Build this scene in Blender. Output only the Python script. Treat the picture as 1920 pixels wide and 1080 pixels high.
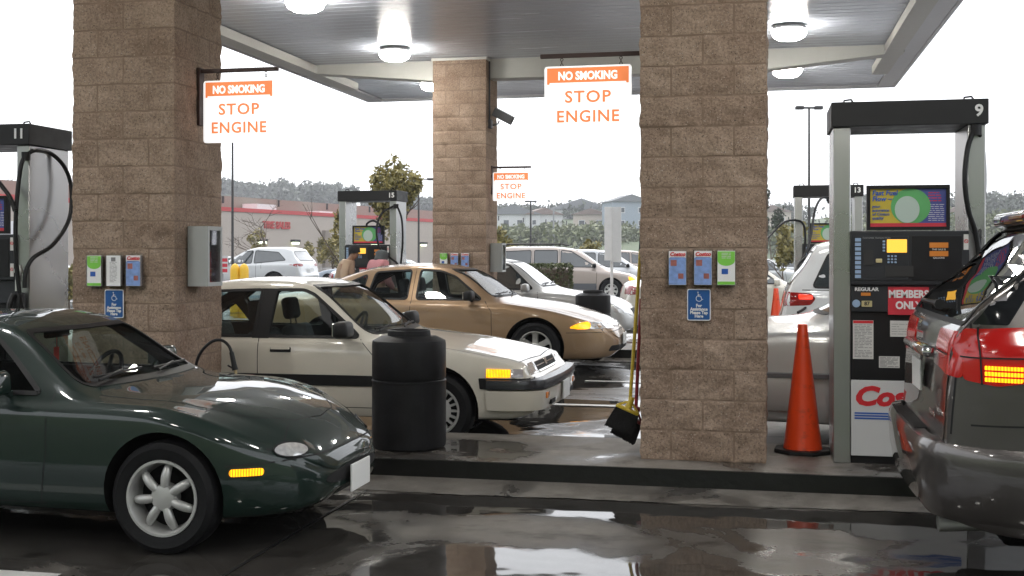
import bpy, bmesh, math, random
from mathutils import Vector, Matrix, noise
from mathutils.bvhtree import BVHTree
from mathutils.geometry import delaunay_2d_cdt
R = math.radians
PI = math.pi
random.seed(7)
for o in list(bpy.data.objects):
    bpy.data.objects.remove(o)
scene = bpy.context.scene
col = scene.collection

# ------------------------------------------------------------------ camera
CH = 1.53; FPX = 2200.0; V0 = 477.0; TH = math.atan(471/2200.0)
CT, ST = math.cos(TH), math.sin(TH)
cd = bpy.data.cameras.new('camera'); cam = bpy.data.objects.new('camera', cd); col.objects.link(cam)
cam.location = (0, 0, CH); cam.rotation_euler = (R(90), 0, TH)
cd.sensor_width = 36.0; cd.lens = 36.0*FPX/1920; cd.shift_y = (V0-540)/1920.0
cd.clip_start = 0.05; cd.clip_end = 6000
scene.camera = cam

# ------------------------------------------------------------------ world, sun, exposure
SUN_EL, SUN_AZ = R(58), R(-20)
w = bpy.data.worlds.new("World"); scene.world = w; w.use_nodes = True
nt = w.node_tree; nt.nodes.clear()
sky = nt.nodes.new('ShaderNodeTexSky'); sky.sky_type = 'NISHITA'; sky.sun_disc = False
sky.sun_elevation = SUN_EL; sky.sun_rotation = SUN_AZ
sky.air_density = 1.0; sky.dust_density = 4.0; sky.ozone_density = 1.0
hsv = nt.nodes.new('ShaderNodeHueSaturation'); hsv.inputs['Saturation'].default_value = 0.22
bg = nt.nodes.new('ShaderNodeBackground'); bg.inputs['Strength'].default_value = 0.12
out = nt.nodes.new('ShaderNodeOutputWorld')
nt.links.new(sky.outputs[0], hsv.inputs['Color']); # even cloud cover over the clear sky, with slow variation in its brightness
wtc = nt.nodes.new('ShaderNodeTexCoord'); wn = nt.nodes.new('ShaderNodeTexNoise'); wn.inputs['Scale'].default_value = 1.6; wn.inputs['Detail'].default_value = 5
wr_ = nt.nodes.new('ShaderNodeMapRange'); wr_.inputs[1].default_value = .3; wr_.inputs[2].default_value = .7; wr_.inputs[3].default_value = 6.4; wr_.inputs[4].default_value = 8.4
wc = nt.nodes.new('ShaderNodeVectorMath'); wc.operation = 'SCALE'; wc.inputs[0].default_value = (.97, 1.0, 1.05)
wa_ = nt.nodes.new('ShaderNodeVectorMath'); wa_.operation = 'ADD'
nt.links.new(wtc.outputs['Generated'], wn.inputs['Vector']); nt.links.new(wn.outputs[0], wr_.inputs[0]); nt.links.new(wr_.outputs[0], wc.inputs['Scale'])
nt.links.new(hsv.outputs[0], wa_.inputs[0]); nt.links.new(wc.outputs[0], wa_.inputs[1]); nt.links.new(wa_.outputs[0], bg.inputs[0]); nt.links.new(bg.outputs[0], out.inputs[0])
ld = bpy.data.lights.new('sun', 'SUN'); ld.energy = 0.8; ld.angle = R(30); ld.color = (1, .96, .9)
lo = bpy.data.objects.new('sun', ld); col.objects.link(lo)
sd = Vector((math.sin(SUN_AZ)*math.cos(SUN_EL), math.cos(SUN_AZ)*math.cos(SUN_EL), math.sin(SUN_EL)))
lo.rotation_euler = (-sd).to_track_quat('-Z', 'Y').to_euler()
scene.view_settings.view_transform = 'Standard'; scene.view_settings.look = 'None'
scene.view_settings.gamma = 1.0; scene.view_settings.use_curve_mapping = False
scene.view_settings.exposure = 0.5
scene.cycles.use_denoising = True
scene.cycles.max_bounces = 8; scene.cycles.transparent_max_bounces = 16
scene.cycles.sample_clamp_indirect = 6.0
scene.cycles.caustics_reflective = False; scene.cycles.caustics_refractive = False

# a calibrated sight line: pixel (u,v) of the photograph to a point of the world
def on_y(u, v, Y):
    k = (u-960)/FPX
    x = Y*(k*CT-ST)/(CT+k*ST)
    zc = -x*ST+Y*CT
    return Vector((x, Y, CH-(v-V0)/FPX*zc))
def on_z(u, v, z=0.0):
    zc = (CH-z)*FPX/(v-V0); xc = (u-960)/FPX*zc
    return Vector((xc*CT-zc*ST, xc*ST+zc*CT, z))
def at_d(u, v, zc):
    xc = (u-960)/FPX*zc
    return Vector((xc*CT-zc*ST, xc*ST+zc*CT, CH-(v-V0)/FPX*zc))

# ------------------------------------------------------------------ tagging
def tag(o, label=None, cat=None, group=None, kind=None):
    if label: o['label'] = label
    if cat: o['category'] = cat
    if group: o['group'] = group
    if kind: o['kind'] = kind
    return o
def empty(name, loc=(0, 0, 0), rz=0.0, label=None, cat=None, group=None):
    o = bpy.data.objects.new(name, None); col.objects.link(o); o.location = loc
    o.rotation_euler = (0, 0, rz); o.empty_display_size = .1
    return tag(o, label, cat, group)
def children(o): return [c for c in bpy.data.objects if c.parent == o]
def copy_tree(o, parent=None):
    c = o.copy(); col.objects.link(c)
    if parent: c.parent = parent
    for ch in children(o): copy_tree(ch, c)
    return c

# ------------------------------------------------------------------ materials
MATS = {}
def newmat(name):
    m = bpy.data.materials.new(name); m.use_nodes = True; MATS[name] = m
    return m, m.node_tree, m.node_tree.nodes['Principled BSDF']
def simple(name, c, rough=.5, metal=0.0, spec=.5, coat=0.0, emit=None, es=0.0, bump=0.0, bscale=200, var=0.0, vscale=8.0, coatr=.03):
    m, nt, b = newmat(name)
    b.inputs['Base Color'].default_value = (*c, 1)
    b.inputs['Roughness'].default_value = rough; b.inputs['Metallic'].default_value = metal
    b.inputs['Specular IOR Level'].default_value = spec
    b.inputs['Coat Weight'].default_value = coat; b.inputs['Coat Roughness'].default_value = coatr
    if emit: b.inputs['Emission Color'].default_value = (*emit, 1); b.inputs['Emission Strength'].default_value = es
    L = nt.links; N = nt.nodes
    if bump or var:
        tc = N.new('ShaderNodeTexCoord')
    if var:
        n = N.new('ShaderNodeTexNoise'); n.inputs['Scale'].default_value = vscale; n.inputs['Detail'].default_value = 6
        mx = N.new('ShaderNodeMix'); mx.data_type = 'RGBA'; mx.inputs[6].default_value = (*[k*(1-var) for k in c], 1); mx.inputs[7].default_value = (*[min(1, k*(1+var)) for k in c], 1)
        L.new(tc.outputs['Object'], n.inputs['Vector']); L.new(n.outputs[0], mx.inputs[0]); L.new(mx.outputs[2], b.inputs['Base Color'])
        mr = N.new('ShaderNodeMapRange'); mr.inputs[1].default_value = .3; mr.inputs[2].default_value = .7
        mr.inputs[3].default_value = max(0, rough*.8); mr.inputs[4].default_value = min(1, rough*1.2)
        L.new(n.outputs[0], mr.inputs[0]); L.new(mr.outputs[0], b.inputs['Roughness'])
    if bump:
        n2 = N.new('ShaderNodeTexNoise'); n2.inputs['Scale'].default_value = bscale; n2.inputs['Detail'].default_value = 4
        bp = N.new('ShaderNodeBump'); bp.inputs['Strength'].default_value = bump; bp.inputs['Distance'].default_value = .01
        L.new(tc.outputs['Object'], n2.inputs['Vector']); L.new(n2.outputs[0], bp.inputs['Height']); L.new(bp.outputs[0], b.inputs['Normal'])
    return m
def paint(name, c, metal=.0, flake=0.0, rough=.35, drops=0.0, dirt=.12):
    m, nt, b = newmat(name); N = nt.nodes; L = nt.links
    b.inputs['Metallic'].default_value = metal; b.inputs['Roughness'].default_value = rough
    b.inputs['Coat Weight'].default_value = 1.0; b.inputs['Coat Roughness'].default_value = .04; b.inputs['Specular IOR Level'].default_value = .25
    tc = N.new('ShaderNodeTexCoord')
    n = N.new('ShaderNodeTexNoise'); n.inputs['Scale'].default_value = 3.0; n.inputs['Detail'].default_value = 8; n.inputs['Roughness'].default_value = .65
    mx = N.new('ShaderNodeMix'); mx.data_type = 'RGBA'
    mx.inputs[6].default_value = (*[k*(1-dirt) for k in c], 1); mx.inputs[7].default_value = (*[min(1, k*(1+dirt*.6)) for k in c], 1)
    L.new(tc.outputs['Object'], n.inputs['Vector']); L.new(n.outputs[0], mx.inputs[0]); L.new(mx.outputs[2], b.inputs['Base Color'])
    # wet film: coat roughness breaks up in patches
    mr = N.new('ShaderNodeMapRange'); mr.inputs[1].default_value = .4; mr.inputs[2].default_value = .75
    mr.inputs[3].default_value = .01; mr.inputs[4].default_value = .05
    L.new(n.outputs[0], mr.inputs[0]); L.new(mr.outputs[0], b.inputs['Coat Roughness'])
    if drops > 0:
        v = N.new('ShaderNodeTexVoronoi'); v.inputs['Scale'].default_value = 75; v.inputs['Randomness'].default_value = 1
        r = N.new('ShaderNodeMapRange'); r.inputs[1].default_value = .12; r.inputs[2].default_value = .34; r.inputs[3].default_value = 1; r.inputs[4].default_value = 0
        bp = N.new('ShaderNodeBump'); bp.inputs['Strength'].default_value = drops; bp.inputs['Distance'].default_value = .003
        L.new(tc.outputs['Object'], v.inputs['Vector']); L.new(v.outputs[0], r.inputs[0]); L.new(r.outputs[0], bp.inputs['Height'])
        L.new(bp.outputs[0], b.inputs['Coat Normal']); L.new(bp.outputs[0], b.inputs['Normal'])
    return m
def glassmat(name, tint=(.75, .82, .8), refl=.05):
    m = bpy.data.materials.new(name); m.use_nodes = True; nt = m.node_tree; N = nt.nodes; N.clear()
    o = N.new('ShaderNodeOutputMaterial'); mix = N.new('ShaderNodeMixShader'); fr = N.new('ShaderNodeFresnel'); fr.inputs[0].default_value = 1.5
    t = N.new('ShaderNodeBsdfTransparent'); t.inputs[0].default_value = (*tint, 1); g = N.new('ShaderNodeBsdfGlossy'); g.inputs['Roughness'].default_value = .02
    ad = N.new('ShaderNodeMath'); ad.operation = 'MULTIPLY_ADD'; ad.inputs[1].default_value = .5 if 'dark' in name else (.22 if 'soft' in name else .65); ad.inputs[2].default_value = refl; ad.use_clamp = True
    nt.links.new(fr.outputs[0], ad.inputs[0]); nt.links.new(ad.outputs[0], mix.inputs[0]); nt.links.new(t.outputs[0], mix.inputs[1]); nt.links.new(g.outputs[0], mix.inputs[2]); nt.links.new(mix.outputs[0], o.inputs[0])
    MATS[name] = m; return m

# ------------------------------------------------------------------ mesh builder
class MB:
    def __init__(s): s.v = []; s.f = []; s.m = []
    def add(s, vs, fs, mi=0):
        b = len(s.v); s.v += [tuple(p) for p in vs]; s.f += [tuple(i+b for i in f) for f in fs]; s.m += [mi]*len(fs); return s
    def box(s, x0, x1, y0, y1, z0, z1, mi=0):
        return s.add([(x0, y0, z0), (x1, y0, z0), (x1, y1, z0), (x0, y1, z0), (x0, y0, z1), (x1, y0, z1), (x1, y1, z1), (x0, y1, z1)],
                     [(0, 3, 2, 1), (4, 5, 6, 7), (0, 1, 5, 4), (1, 2, 6, 5), (2, 3, 7, 6), (3, 0, 4, 7)], mi)
    def bbox(s, x0, x1, y0, y1, z0, z1, b=.01, mi=0, seg=2):
        bm = bmesh.new(); bmesh.ops.create_cube(bm, size=1)
        for v in bm.verts: v.co = Vector((x0+(v.co.x+.5)*(x1-x0), y0+(v.co.y+.5)*(y1-y0), z0+(v.co.z+.5)*(z1-z0)))
        bmesh.ops.bevel(bm, geom=list(bm.edges), offset=b, segments=seg, profile=.5, affect='EDGES')
        s.frombm(bm, mi); return s
    def frombm(s, bm, mi=0, M=None):
        bm.verts.ensure_lookup_table(); bm.verts.index_update()
        s.add([(M@v.co if M else v.co) for v in bm.verts], [[v.index for v in f.verts] for f in bm.faces], mi); bm.free()
    def tube(s, pts, r, n=8, mi=0, caps=True, closed=False):
        pts = [Vector(p) for p in pts]; rr = r if isinstance(r, (list, tuple)) else [r]*len(pts)
        vs = []; up = None
        for i, p in enumerate(pts):
            if closed: d = pts[(i+1) % len(pts)]-pts[i-1]
            else: d = (pts[min(i+1, len(pts)-1)]-pts[max(i-1, 0)])
            if d.length < 1e-9: d = Vector((0, 0, 1))
            d.normalize()
            if up is None:
                up = Vector((0, 0, 1)) if abs(d.z) < .9 else Vector((1, 0, 0))
            a = (up-d*up.dot(d)); a.normalize(); up = a; b = d.cross(a)
            for k in range(n):
                t = 2*PI*k/n; vs.append(p+(a*math.cos(t)+b*math.sin(t))*rr[i])
        fs = []
        m = len(pts)
        for i in range(m if closed else m-1):
            j = (i+1) % m
            for k in range(n):
                fs.append((i*n+k, i*n+(k+1) % n, j*n+(k+1) % n, j*n+k))
        if caps and not closed: fs += [tuple(range(n))[::-1], tuple(range((m-1)*n, m*n))]
        return s.add(vs, fs, mi)
    def lathe(s, prof, n=32, mi=0, M=None, close=False, caps=True):   # prof: (r,z) about local z
        vs = []; fs = []
        for (r, z) in prof:
            for k in range(n):
                t = 2*PI*k/n; v = Vector((r*math.cos(t), r*math.sin(t), z)); vs.append(M@v if M else v)
        m = len(prof)
        for i in range(m if close else m-1):
            j = (i+1) % m
            for k in range(n): fs.append((i*n+k, i*n+(k+1) % n, j*n+(k+1) % n, j*n+k))
        if not close and caps:
            if prof[0][0] > 1e-6: fs.append(tuple(range(n))[::-1])
            if prof[-1][0] > 1e-6: fs.append(tuple(range((m-1)*n, m*n)))
        return s.add(vs, fs, mi)
    def prism(s, poly, y0, y1, axis='y', mi=0):
        n = len(poly)
        def P(a, b, t): return {'y': (a, t, b), 'x': (t, a, b), 'z': (a, b, t)}[axis]
        vs = [P(a, b, y0) for a, b in poly]+[P(a, b, y1) for a, b in poly]
        fs = [tuple(range(n)), tuple(range(n, 2*n))[::-1]]+[(i, i+n, (i+1) % n+n, (i+1) % n) for i in range(n)]
        return s.add(vs, fs, mi)
    def build(s, name, mats, parent=None, smooth=False, loc=None, fix=True, angle=35):
        me = bpy.data.meshes.new(name); me.from_pydata(s.v, [], s.f)
        if not isinstance(mats, (list, tuple)): mats = [mats]
        for m in mats: me.materials.append(MATS[m] if isinstance(m, str) else m)
        if len(mats) > 1: me.polygons.foreach_set('material_index', s.m)
        if fix:
            bm = bmesh.new(); bm.from_mesh(me); bmesh.ops.recalc_face_normals(bm, faces=bm.faces); bm.to_mesh(me); bm.free()
        if smooth:
            me.shade_smooth(); me.set_sharp_from_angle(angle=R(angle))
        me.update()
        o = bpy.data.objects.new(name, me); col.objects.link(o)
        if parent: o.parent = parent
        if loc: o.location = loc
        return o
def boxpart(name, dims, mat, parent, b=0.0, mi=0):
    m = MB()
    if b: m.bbox(*dims, b)
    else: m.box(*dims)
    return m.build(name, mat, parent, smooth=b > 0, angle=22)
def text(s, size, loc, mat, parent=None, name='lettering', rot=(PI/2, 0, 0), ext=.0015, off=0.0, shear=0.0, align='CENTER', sx=1.0, space=1.0, lh=1.0):
    c = bpy.data.curves.new(name, 'FONT'); c.body = s; c.size = size; c.extrude = ext; c.offset = off; c.shear = shear
    c.align_x = align; c.align_y = 'CENTER'; c.space_character = space; c.space_line = lh; c.resolution_u = 3
    c.materials.append(MATS[mat])
    o = bpy.data.objects.new(name, c); col.objects.link(o)
    dg = bpy.context.evaluated_depsgraph_get(); dg.update()
    me = bpy.data.meshes.new_from_object(o.evaluated_get(dg)); bpy.data.objects.remove(o); me.name = name
    if not me.materials: me.materials.append(MATS[mat])
    o = bpy.data.objects.new(name, me); col.objects.link(o)
    o.location = loc; o.rotation_euler = rot; o.scale = (sx, 1, 1)
    if parent: o.parent = parent
    return o
def fillet(pts, r, n=4):
    out = []; m = len(pts)
    for i in range(m):
        p = Vector(pts[i][:2]); a = Vector(pts[i-1][:2]); b = Vector(pts[(i+1) % m][:2])
        rr = pts[i][2] if len(pts[i]) > 2 else r
        da = (a-p); db = (b-p); k = min(rr, da.length*.48, db.length*.48)
        if k < 1e-4: out.append(p); continue
        A = p+da.normalized()*k; B = p+db.normalized()*k
        for j in range(n+1):
            t = j/n; out.append(A*(1-t)**2+p*2*t*(1-t)+B*t*t)
    return out
def pchip(keys):
    xs = [k[0] for k in keys]; ys = [k[1] for k in keys]; n = len(xs)
    if n == 1: return lambda x: ys[0]
    h = [xs[i+1]-xs[i] for i in range(n-1)]; d = [(ys[i+1]-ys[i])/h[i] for i in range(n-1)]
    m = [0]*n; m[0] = d[0]; m[-1] = d[-1]
    for i in range(1, n-1):
        if d[i-1]*d[i] > 0:
            w1 = 2*h[i]+h[i-1]; w2 = h[i]+2*h[i-1]; m[i] = (w1+w2)/(w1/d[i-1]+w2/d[i])
    def f(x):
        if x <= xs[0]: return ys[0]
        if x >= xs[-1]: return ys[-1]
        i = 0
        while x > xs[i+1]: i += 1
        t = (x-xs[i])/h[i]; t2 = t*t; t3 = t2*t
        return ys[i]*(2*t3-3*t2+1)+h[i]*m[i]*(t3-2*t2+t)+ys[i+1]*(-2*t3+3*t2)+h[i]*m[i+1]*(t3-t2)
    return f
def catmull(pts, n):
    out = []; m = len(pts)
    for i in range(m-1):
        p0 = pts[max(i-1, 0)]; p1 = pts[i]; p2 = pts[i+1]; p3 = pts[min(i+2, m-1)]
        for j in range(n):
            t = j/n; t2 = t*t; t3 = t2*t
            out.append(tuple(.5*((2*p1[k])+(-p0[k]+p2[k])*t+(2*p0[k]-5*p1[k]+4*p2[k]-p3[k])*t2+(-p0[k]+3*p1[k]-3*p2[k]+p3[k])*t3) for k in range(len(p1))))
    out.append(tuple(pts[-1])); return out
def spline(pts, n=8): return [Vector(p) for p in catmull([tuple(p) for p in pts], n)]
# ------------------------------------------------------------------ vehicles
simple('tyre', (.009, .009, .010), .6, spec=.2, bump=.25, bscale=60, var=.3)
simple('alloy', (.62, .62, .6), .32, metal=.75, var=.12, vscale=20)
simple('alloy_dull', (.5, .5, .49), .42, metal=.5, var=.15, vscale=20)
simple('rubber', (.010, .010, .011), .5, spec=.3)
simple('gap', (.006, .006, .007), .8)
simple('cabin', (.035, .036, .038), .8, var=.2)
simple('arch_liner', (.004, .004, .004), .95, spec=.1)
simple('seat_dark', (.03, .035, .042), .85, var=.3, vscale=30)
simple('chrome', (.8, .8, .8), .12, metal=1)
simple('lens_clear', (.72, .74, .76), .1, metal=.4, coat=1, var=.45, vscale=40)
simple('lens_amber', (.75, .22, .02), .2, coat=1)
simple('lens_amber_lit', (1, .45, .02), .25, coat=1, emit=(1, .36, .0), es=1.5)
def ribbed_glow(name, freq, lo, hi):      # moulded ribs and a hot spot make a lit lens uneven
    nt = MATS[name].node_tree; N = nt.nodes; b = N['Principled BSDF']
    tc = N.new('ShaderNodeTexCoord'); wv = N.new('ShaderNodeTexWave'); wv.inputs['Scale'].default_value = freq; wv.inputs['Distortion'].default_value = .6
    no = N.new('ShaderNodeTexNoise'); no.inputs['Scale'].default_value = 14; no.inputs['Detail'].default_value = 4
    m1 = N.new('ShaderNodeMath'); m1.operation = 'MULTIPLY'; mr = N.new('ShaderNodeMapRange'); mr.inputs[1].default_value = .05; mr.inputs[2].default_value = .6; mr.inputs[3].default_value = lo; mr.inputs[4].default_value = hi
    for n in (wv, no): nt.links.new(tc.outputs['Object'], n.inputs['Vector'])
    nt.links.new(wv.outputs['Fac'], m1.inputs[0]); nt.links.new(no.outputs[0], m1.inputs[1]); nt.links.new(m1.outputs[0], mr.inputs[0]); nt.links.new(mr.outputs[0], b.inputs['Emission Strength'])
ribbed_glow('lens_amber_lit', 26, .35, 2.6)
simple('lens_red', (.22, .004, .004), .16, coat=.25, var=.6, vscale=14)
simple('lens_red_lit', (.7, .02, .01), .2, coat=1, emit=(1, .03, .01), es=1.3)
simple('lens_red_on', (.30, .005, .004), .16, coat=.25, emit=(1, .015, .008), es=.07)
simple('glass_black', (.008, .009, .010), .08, spec=.3)
simple('lens_grey', (.35, .33, .34), .2, coat=1)
simple('plate', (.85, .86, .85), .45)
simple('plate_ink', (.03, .05, .12), .5)
glassmat("glass", (.62, .7, .68), .02); glassmat('glass_dark', (.16, .18, .18), .04); glassmat('glass_soft', (.55, .62, .58), .015)
simple('glass_far', (.03, .038, .04), .05, spec=.9, coat=1)

class Loft:
    def __init__(s, d):
        s.d = d; s.f = {k: pchip(d[k]) for k in ('hw', 'zs', 'zb', 'zt', 'wr')}
        s.x0 = d['zt'][0][0]; s.x1 = d['zt'][-1][0]
        s.cr = pchip(d['cr']) if isinstance(d.get('cr'), list) else (lambda x, c=d.get('cr', .04): c)
    def vals(s, x):
        hw = s.f['hw'](x); rf, ef = s.d['front']; rr, er = s.d['rear']
        t = min(1, max(0, (s.x1-x)/rf)); hw *= ef+(1-ef)*math.sqrt(max(0, 1-(1-t)**2))
        t2 = min(1, max(0, (x-s.x0)/rr)); hw *= er+(1-er)*math.sqrt(max(0, 1-(1-t2)**2))
        zt = s.f['zt'](x); zb = min(s.f['zb'](x), zt-.015); zs = min(s.f['zs'](x), zb-.03)
        wr = min(s.f['wr'](x), hw-.05); cr = min(s.cr(x), max(.004, (zt-zb)*.6))
        return hw, zs, zb, zt, wr, cr
    def section(s, x, ins=0.0, top=0.0, floor=None):
        hw, zs, zb, zt, wr, cr = s.vals(x)
        if floor is not None: zs = floor; hw -= ins; wr -= ins; zt -= top; zb = min(zb, zt-.02); zb = max(zb, zs+.05)
        sh = s.d.get('sh', .05); bl = s.d.get('bulge', .012)
        fx, fz = hw-sh, zb; hx, hz = wr, zt-cr
        k = min(1, (zb-zs)/.4)
        mh = s.d.get('mid', .5)
        P = [(0, zs), (hw*.5, zs), (hw-.11, zs), (hw-.035, zs+.035*k), (hw-.006, zs+(zb-zs)*mh*.6), (hw, zs+(zb-zs)*mh), (hw-.004, zb-.11*k), (hw-.018, zb-.04*k), (fx, fz),
             (fx*.66+hx*.34+bl, fz*.66+hz*.34), (fx*.33+hx*.67+bl, fz*.33+hz*.67), (hx, hz), (hx*.82, hz+(zt-hz)*.45), (hx*.45, hz+(zt-hz)*.85), (0, zt)]
        return catmull(P, s.d.get('n', 3))
    def stations(s, a, b, fine=1.0):
        ks = sorted({round(k[0], 4) for t in ('hw', 'zs', 'zb', 'zt', 'wr') for k in s.d[t] if a < k[0] < b} | {a, b, min(b, max(a, s.x1-s.d['front'][0])), min(b, max(a, s.x0+s.d['rear'][0]))})
        out = [a]
        def rec(p, q, depth):
            vp, vq = s.vals(p), s.vals(q)
            ch = max(abs(i-j) for i, j in zip(vp, vq))
            if depth < 9 and q-p > .002 and (ch > .03*fine or q-p > .075*fine):
                m = (p+q)/2; rec(p, m, depth+1); rec(m, q, depth+1)
            else: out.append(q)
        for p, q in zip(ks, ks[1:]): 
            if q-p > 1e-5: rec(p, q, 0)
        return out
    def mesh(s, a=None, b=None, mi=0, fine=1.0, **kw):
        a = s.x0 if a is None else a; b = s.x1 if b is None else b
        xs = s.stations(a, b, fine); m = MB(); vs = []; 
        for x in xs:
            h = s.section(x, **kw); ring = [(x, -y, z) for y, z in h]+[(x, y, z) for y, z in h[-2:0:-1]]
            n = len(ring); vs += ring
        fs = []
        for i in range(len(xs)-1):
            for k in range(n): fs.append((i*n+k, i*n+(k+1) % n, (i+1)*n+(k+1) % n, (i+1)*n+k))
        fs += [tuple(range(n))[::-1], tuple(range((len(xs)-1)*n, len(xs)*n))]
        m.add(vs, fs, mi); return m

def mesh_of(mb, name, mats):
    o = mb.build(name, mats); return o
def boolean(base, cutters):
    for c in cutters: c.parent = base.parent
    for c in cutters:
        md = base.modifiers.new('b', 'BOOLEAN'); md.operation = 'DIFFERENCE'; md.object = c; md.solver = 'EXACT'
    dg = bpy.context.evaluated_depsgraph_get(); dg.update()
    me = bpy.data.meshes.new_from_object(base.evaluated_get(dg))
    base.modifiers.clear(); old = base.data; base.data = me; bpy.data.meshes.remove(old)
    for c in cutters: bpy.data.objects.remove(c)
    return base
def inside(p, poly):
    x, y = p; c = False; n = len(poly)
    for i in range(n):
        a, b = poly[i], poly[i-1]
        if (a[1] > y) != (b[1] > y) and x < (b[0]-a[0])*(y-a[1])/(b[1]-a[1])+a[0]: c = not c
    return c
def tess(poly, step):
    P = []
    n = len(poly)
    for i in range(n):
        a = Vector(poly[i][:2]); b = Vector(poly[(i+1) % n][:2]); k = max(1, int((b-a).length/step))
        for j in range(k): P.append(a.lerp(b, j/k))
    nb = len(P); xs = [p.x for p in P]; ys = [p.y for p in P]
    y = min(ys)+step*.5
    B = [tuple(p) for p in P]
    while y < max(ys):
        x = min(xs)+step*.5
        while x < max(xs):
            if inside((x, y), B) and min((Vector((x, y))-q).length for q in P) > step*.45: P.append(Vector((x, y)))
            x += step
        y += step
    r = delaunay_2d_cdt(P, [(i, (i+1) % nb) for i in range(nb)], [], 1, 1e-6)
    return r[0], r[2], nb
class Proj:
    def __init__(s, mb, x0, x1):
        s.bvh = BVHTree.FromPolygons([Vector(v) for v in mb.v], mb.f); s.x0 = x0; s.x1 = x1
    def pt(s, a, b, ax):
        o, d = {'R': ((a, -3, b), (0, 1, 0)), 'L': ((a, 3, b), (0, -1, 0)), 'F': ((s.x1+1, a, b), (-1, 0, 0)), 'B': ((s.x0-1, a, b), (1, 0, 0)), 'T': ((a, b, 4), (0, 0, -1))}[ax]
        o = Vector(o); d = Vector(d)
        h = s.bvh.ray_cast(o, d)
        if h[0] is None:
            h = s.bvh.find_nearest(o+d*((2.2 if ax in 'RL' else 1.0)))
        n = h[1]
        if n.dot(d) > 0: n = -n
        return h[0], n
    def patch(s, poly, ax, name, mat, parent, off=.003, thick=.012, step=.05, smooth=True):
        V, F, nb = tess(poly, step); vs = []; bk = []
        for v in V:
            p, n = s.pt(v.x, v.y, ax); vs.append(p+n*off); bk.append(p+n*(off-thick))
        m = MB(); N = len(vs)
        if thick:
            # boundary edges
            cnt = {}
            for f in F:
                for i in range(len(f)):
                    e = (f[i], f[(i+1) % len(f)]); cnt[frozenset(e)] = cnt.get(frozenset(e), 0)+1
            fs = [tuple(f) for f in F]+[tuple(i+N for i in f)[::-1] for f in F]
            for f in F:
                for i in range(len(f)):
                    a, b = f[i], f[(i+1) % len(f)]
                    if cnt[frozenset((a, b))] == 1: fs.append((b, a, a+N, b+N))
            m.add(vs+bk, fs)
        else: m.add(vs, [tuple(f) for f in F])
        return m.build(name, mat, parent, smooth=smooth, fix=bool(thick), angle=40)
    def ribbon(s, pts, ax, name, mat, parent, w=.006, off=.0012, closed=False, mb=None, th=0.0):
        P = [Vector(p[:2]) for p in pts]
        if closed: P.append(P[0])
        Q = []
        for a, b in zip(P, P[1:]):
            k = max(1, int((b-a).length/.04))
            for j in range(k): Q.append(a.lerp(b, j/k))
        if not closed: Q.append(P[-1])
        m = mb or MB(); n = len(Q); vs = []
        for i, q in enumerate(Q):
            d = (Q[(i+1) % n]-Q[i-1]) if closed else (Q[min(i+1, n-1)]-Q[max(i-1, 0)])
            d.normalize(); t = Vector((-d.y, d.x))*w/2
            for sgn in (-1, 1):
                qq = q+t*sgn; p, nn = s.pt(qq.x, qq.y, ax); vs.append(p+nn*(off+th))
            if th:
                for sgn in (1, -1):
                    qq = q+t*sgn*1.0; p, nn = s.pt(qq.x, qq.y, ax); vs.append(p+nn*(off-.004))
        c = 4 if th else 2; fs = []
        for i in range(n if closed else n-1):
            j = (i+1) % n
            if th:
                for k in range(4): fs.append((i*4+k, i*4+(k+1) % 4, j*4+(k+1) % 4, j*4+k))
            else: fs.append((i*2, i*2+1, j*2+1, j*2))
        m.add(vs, fs)
        if mb is None: return m.build(name, mat, parent, smooth=bool(th), fix=bool(th))

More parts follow.
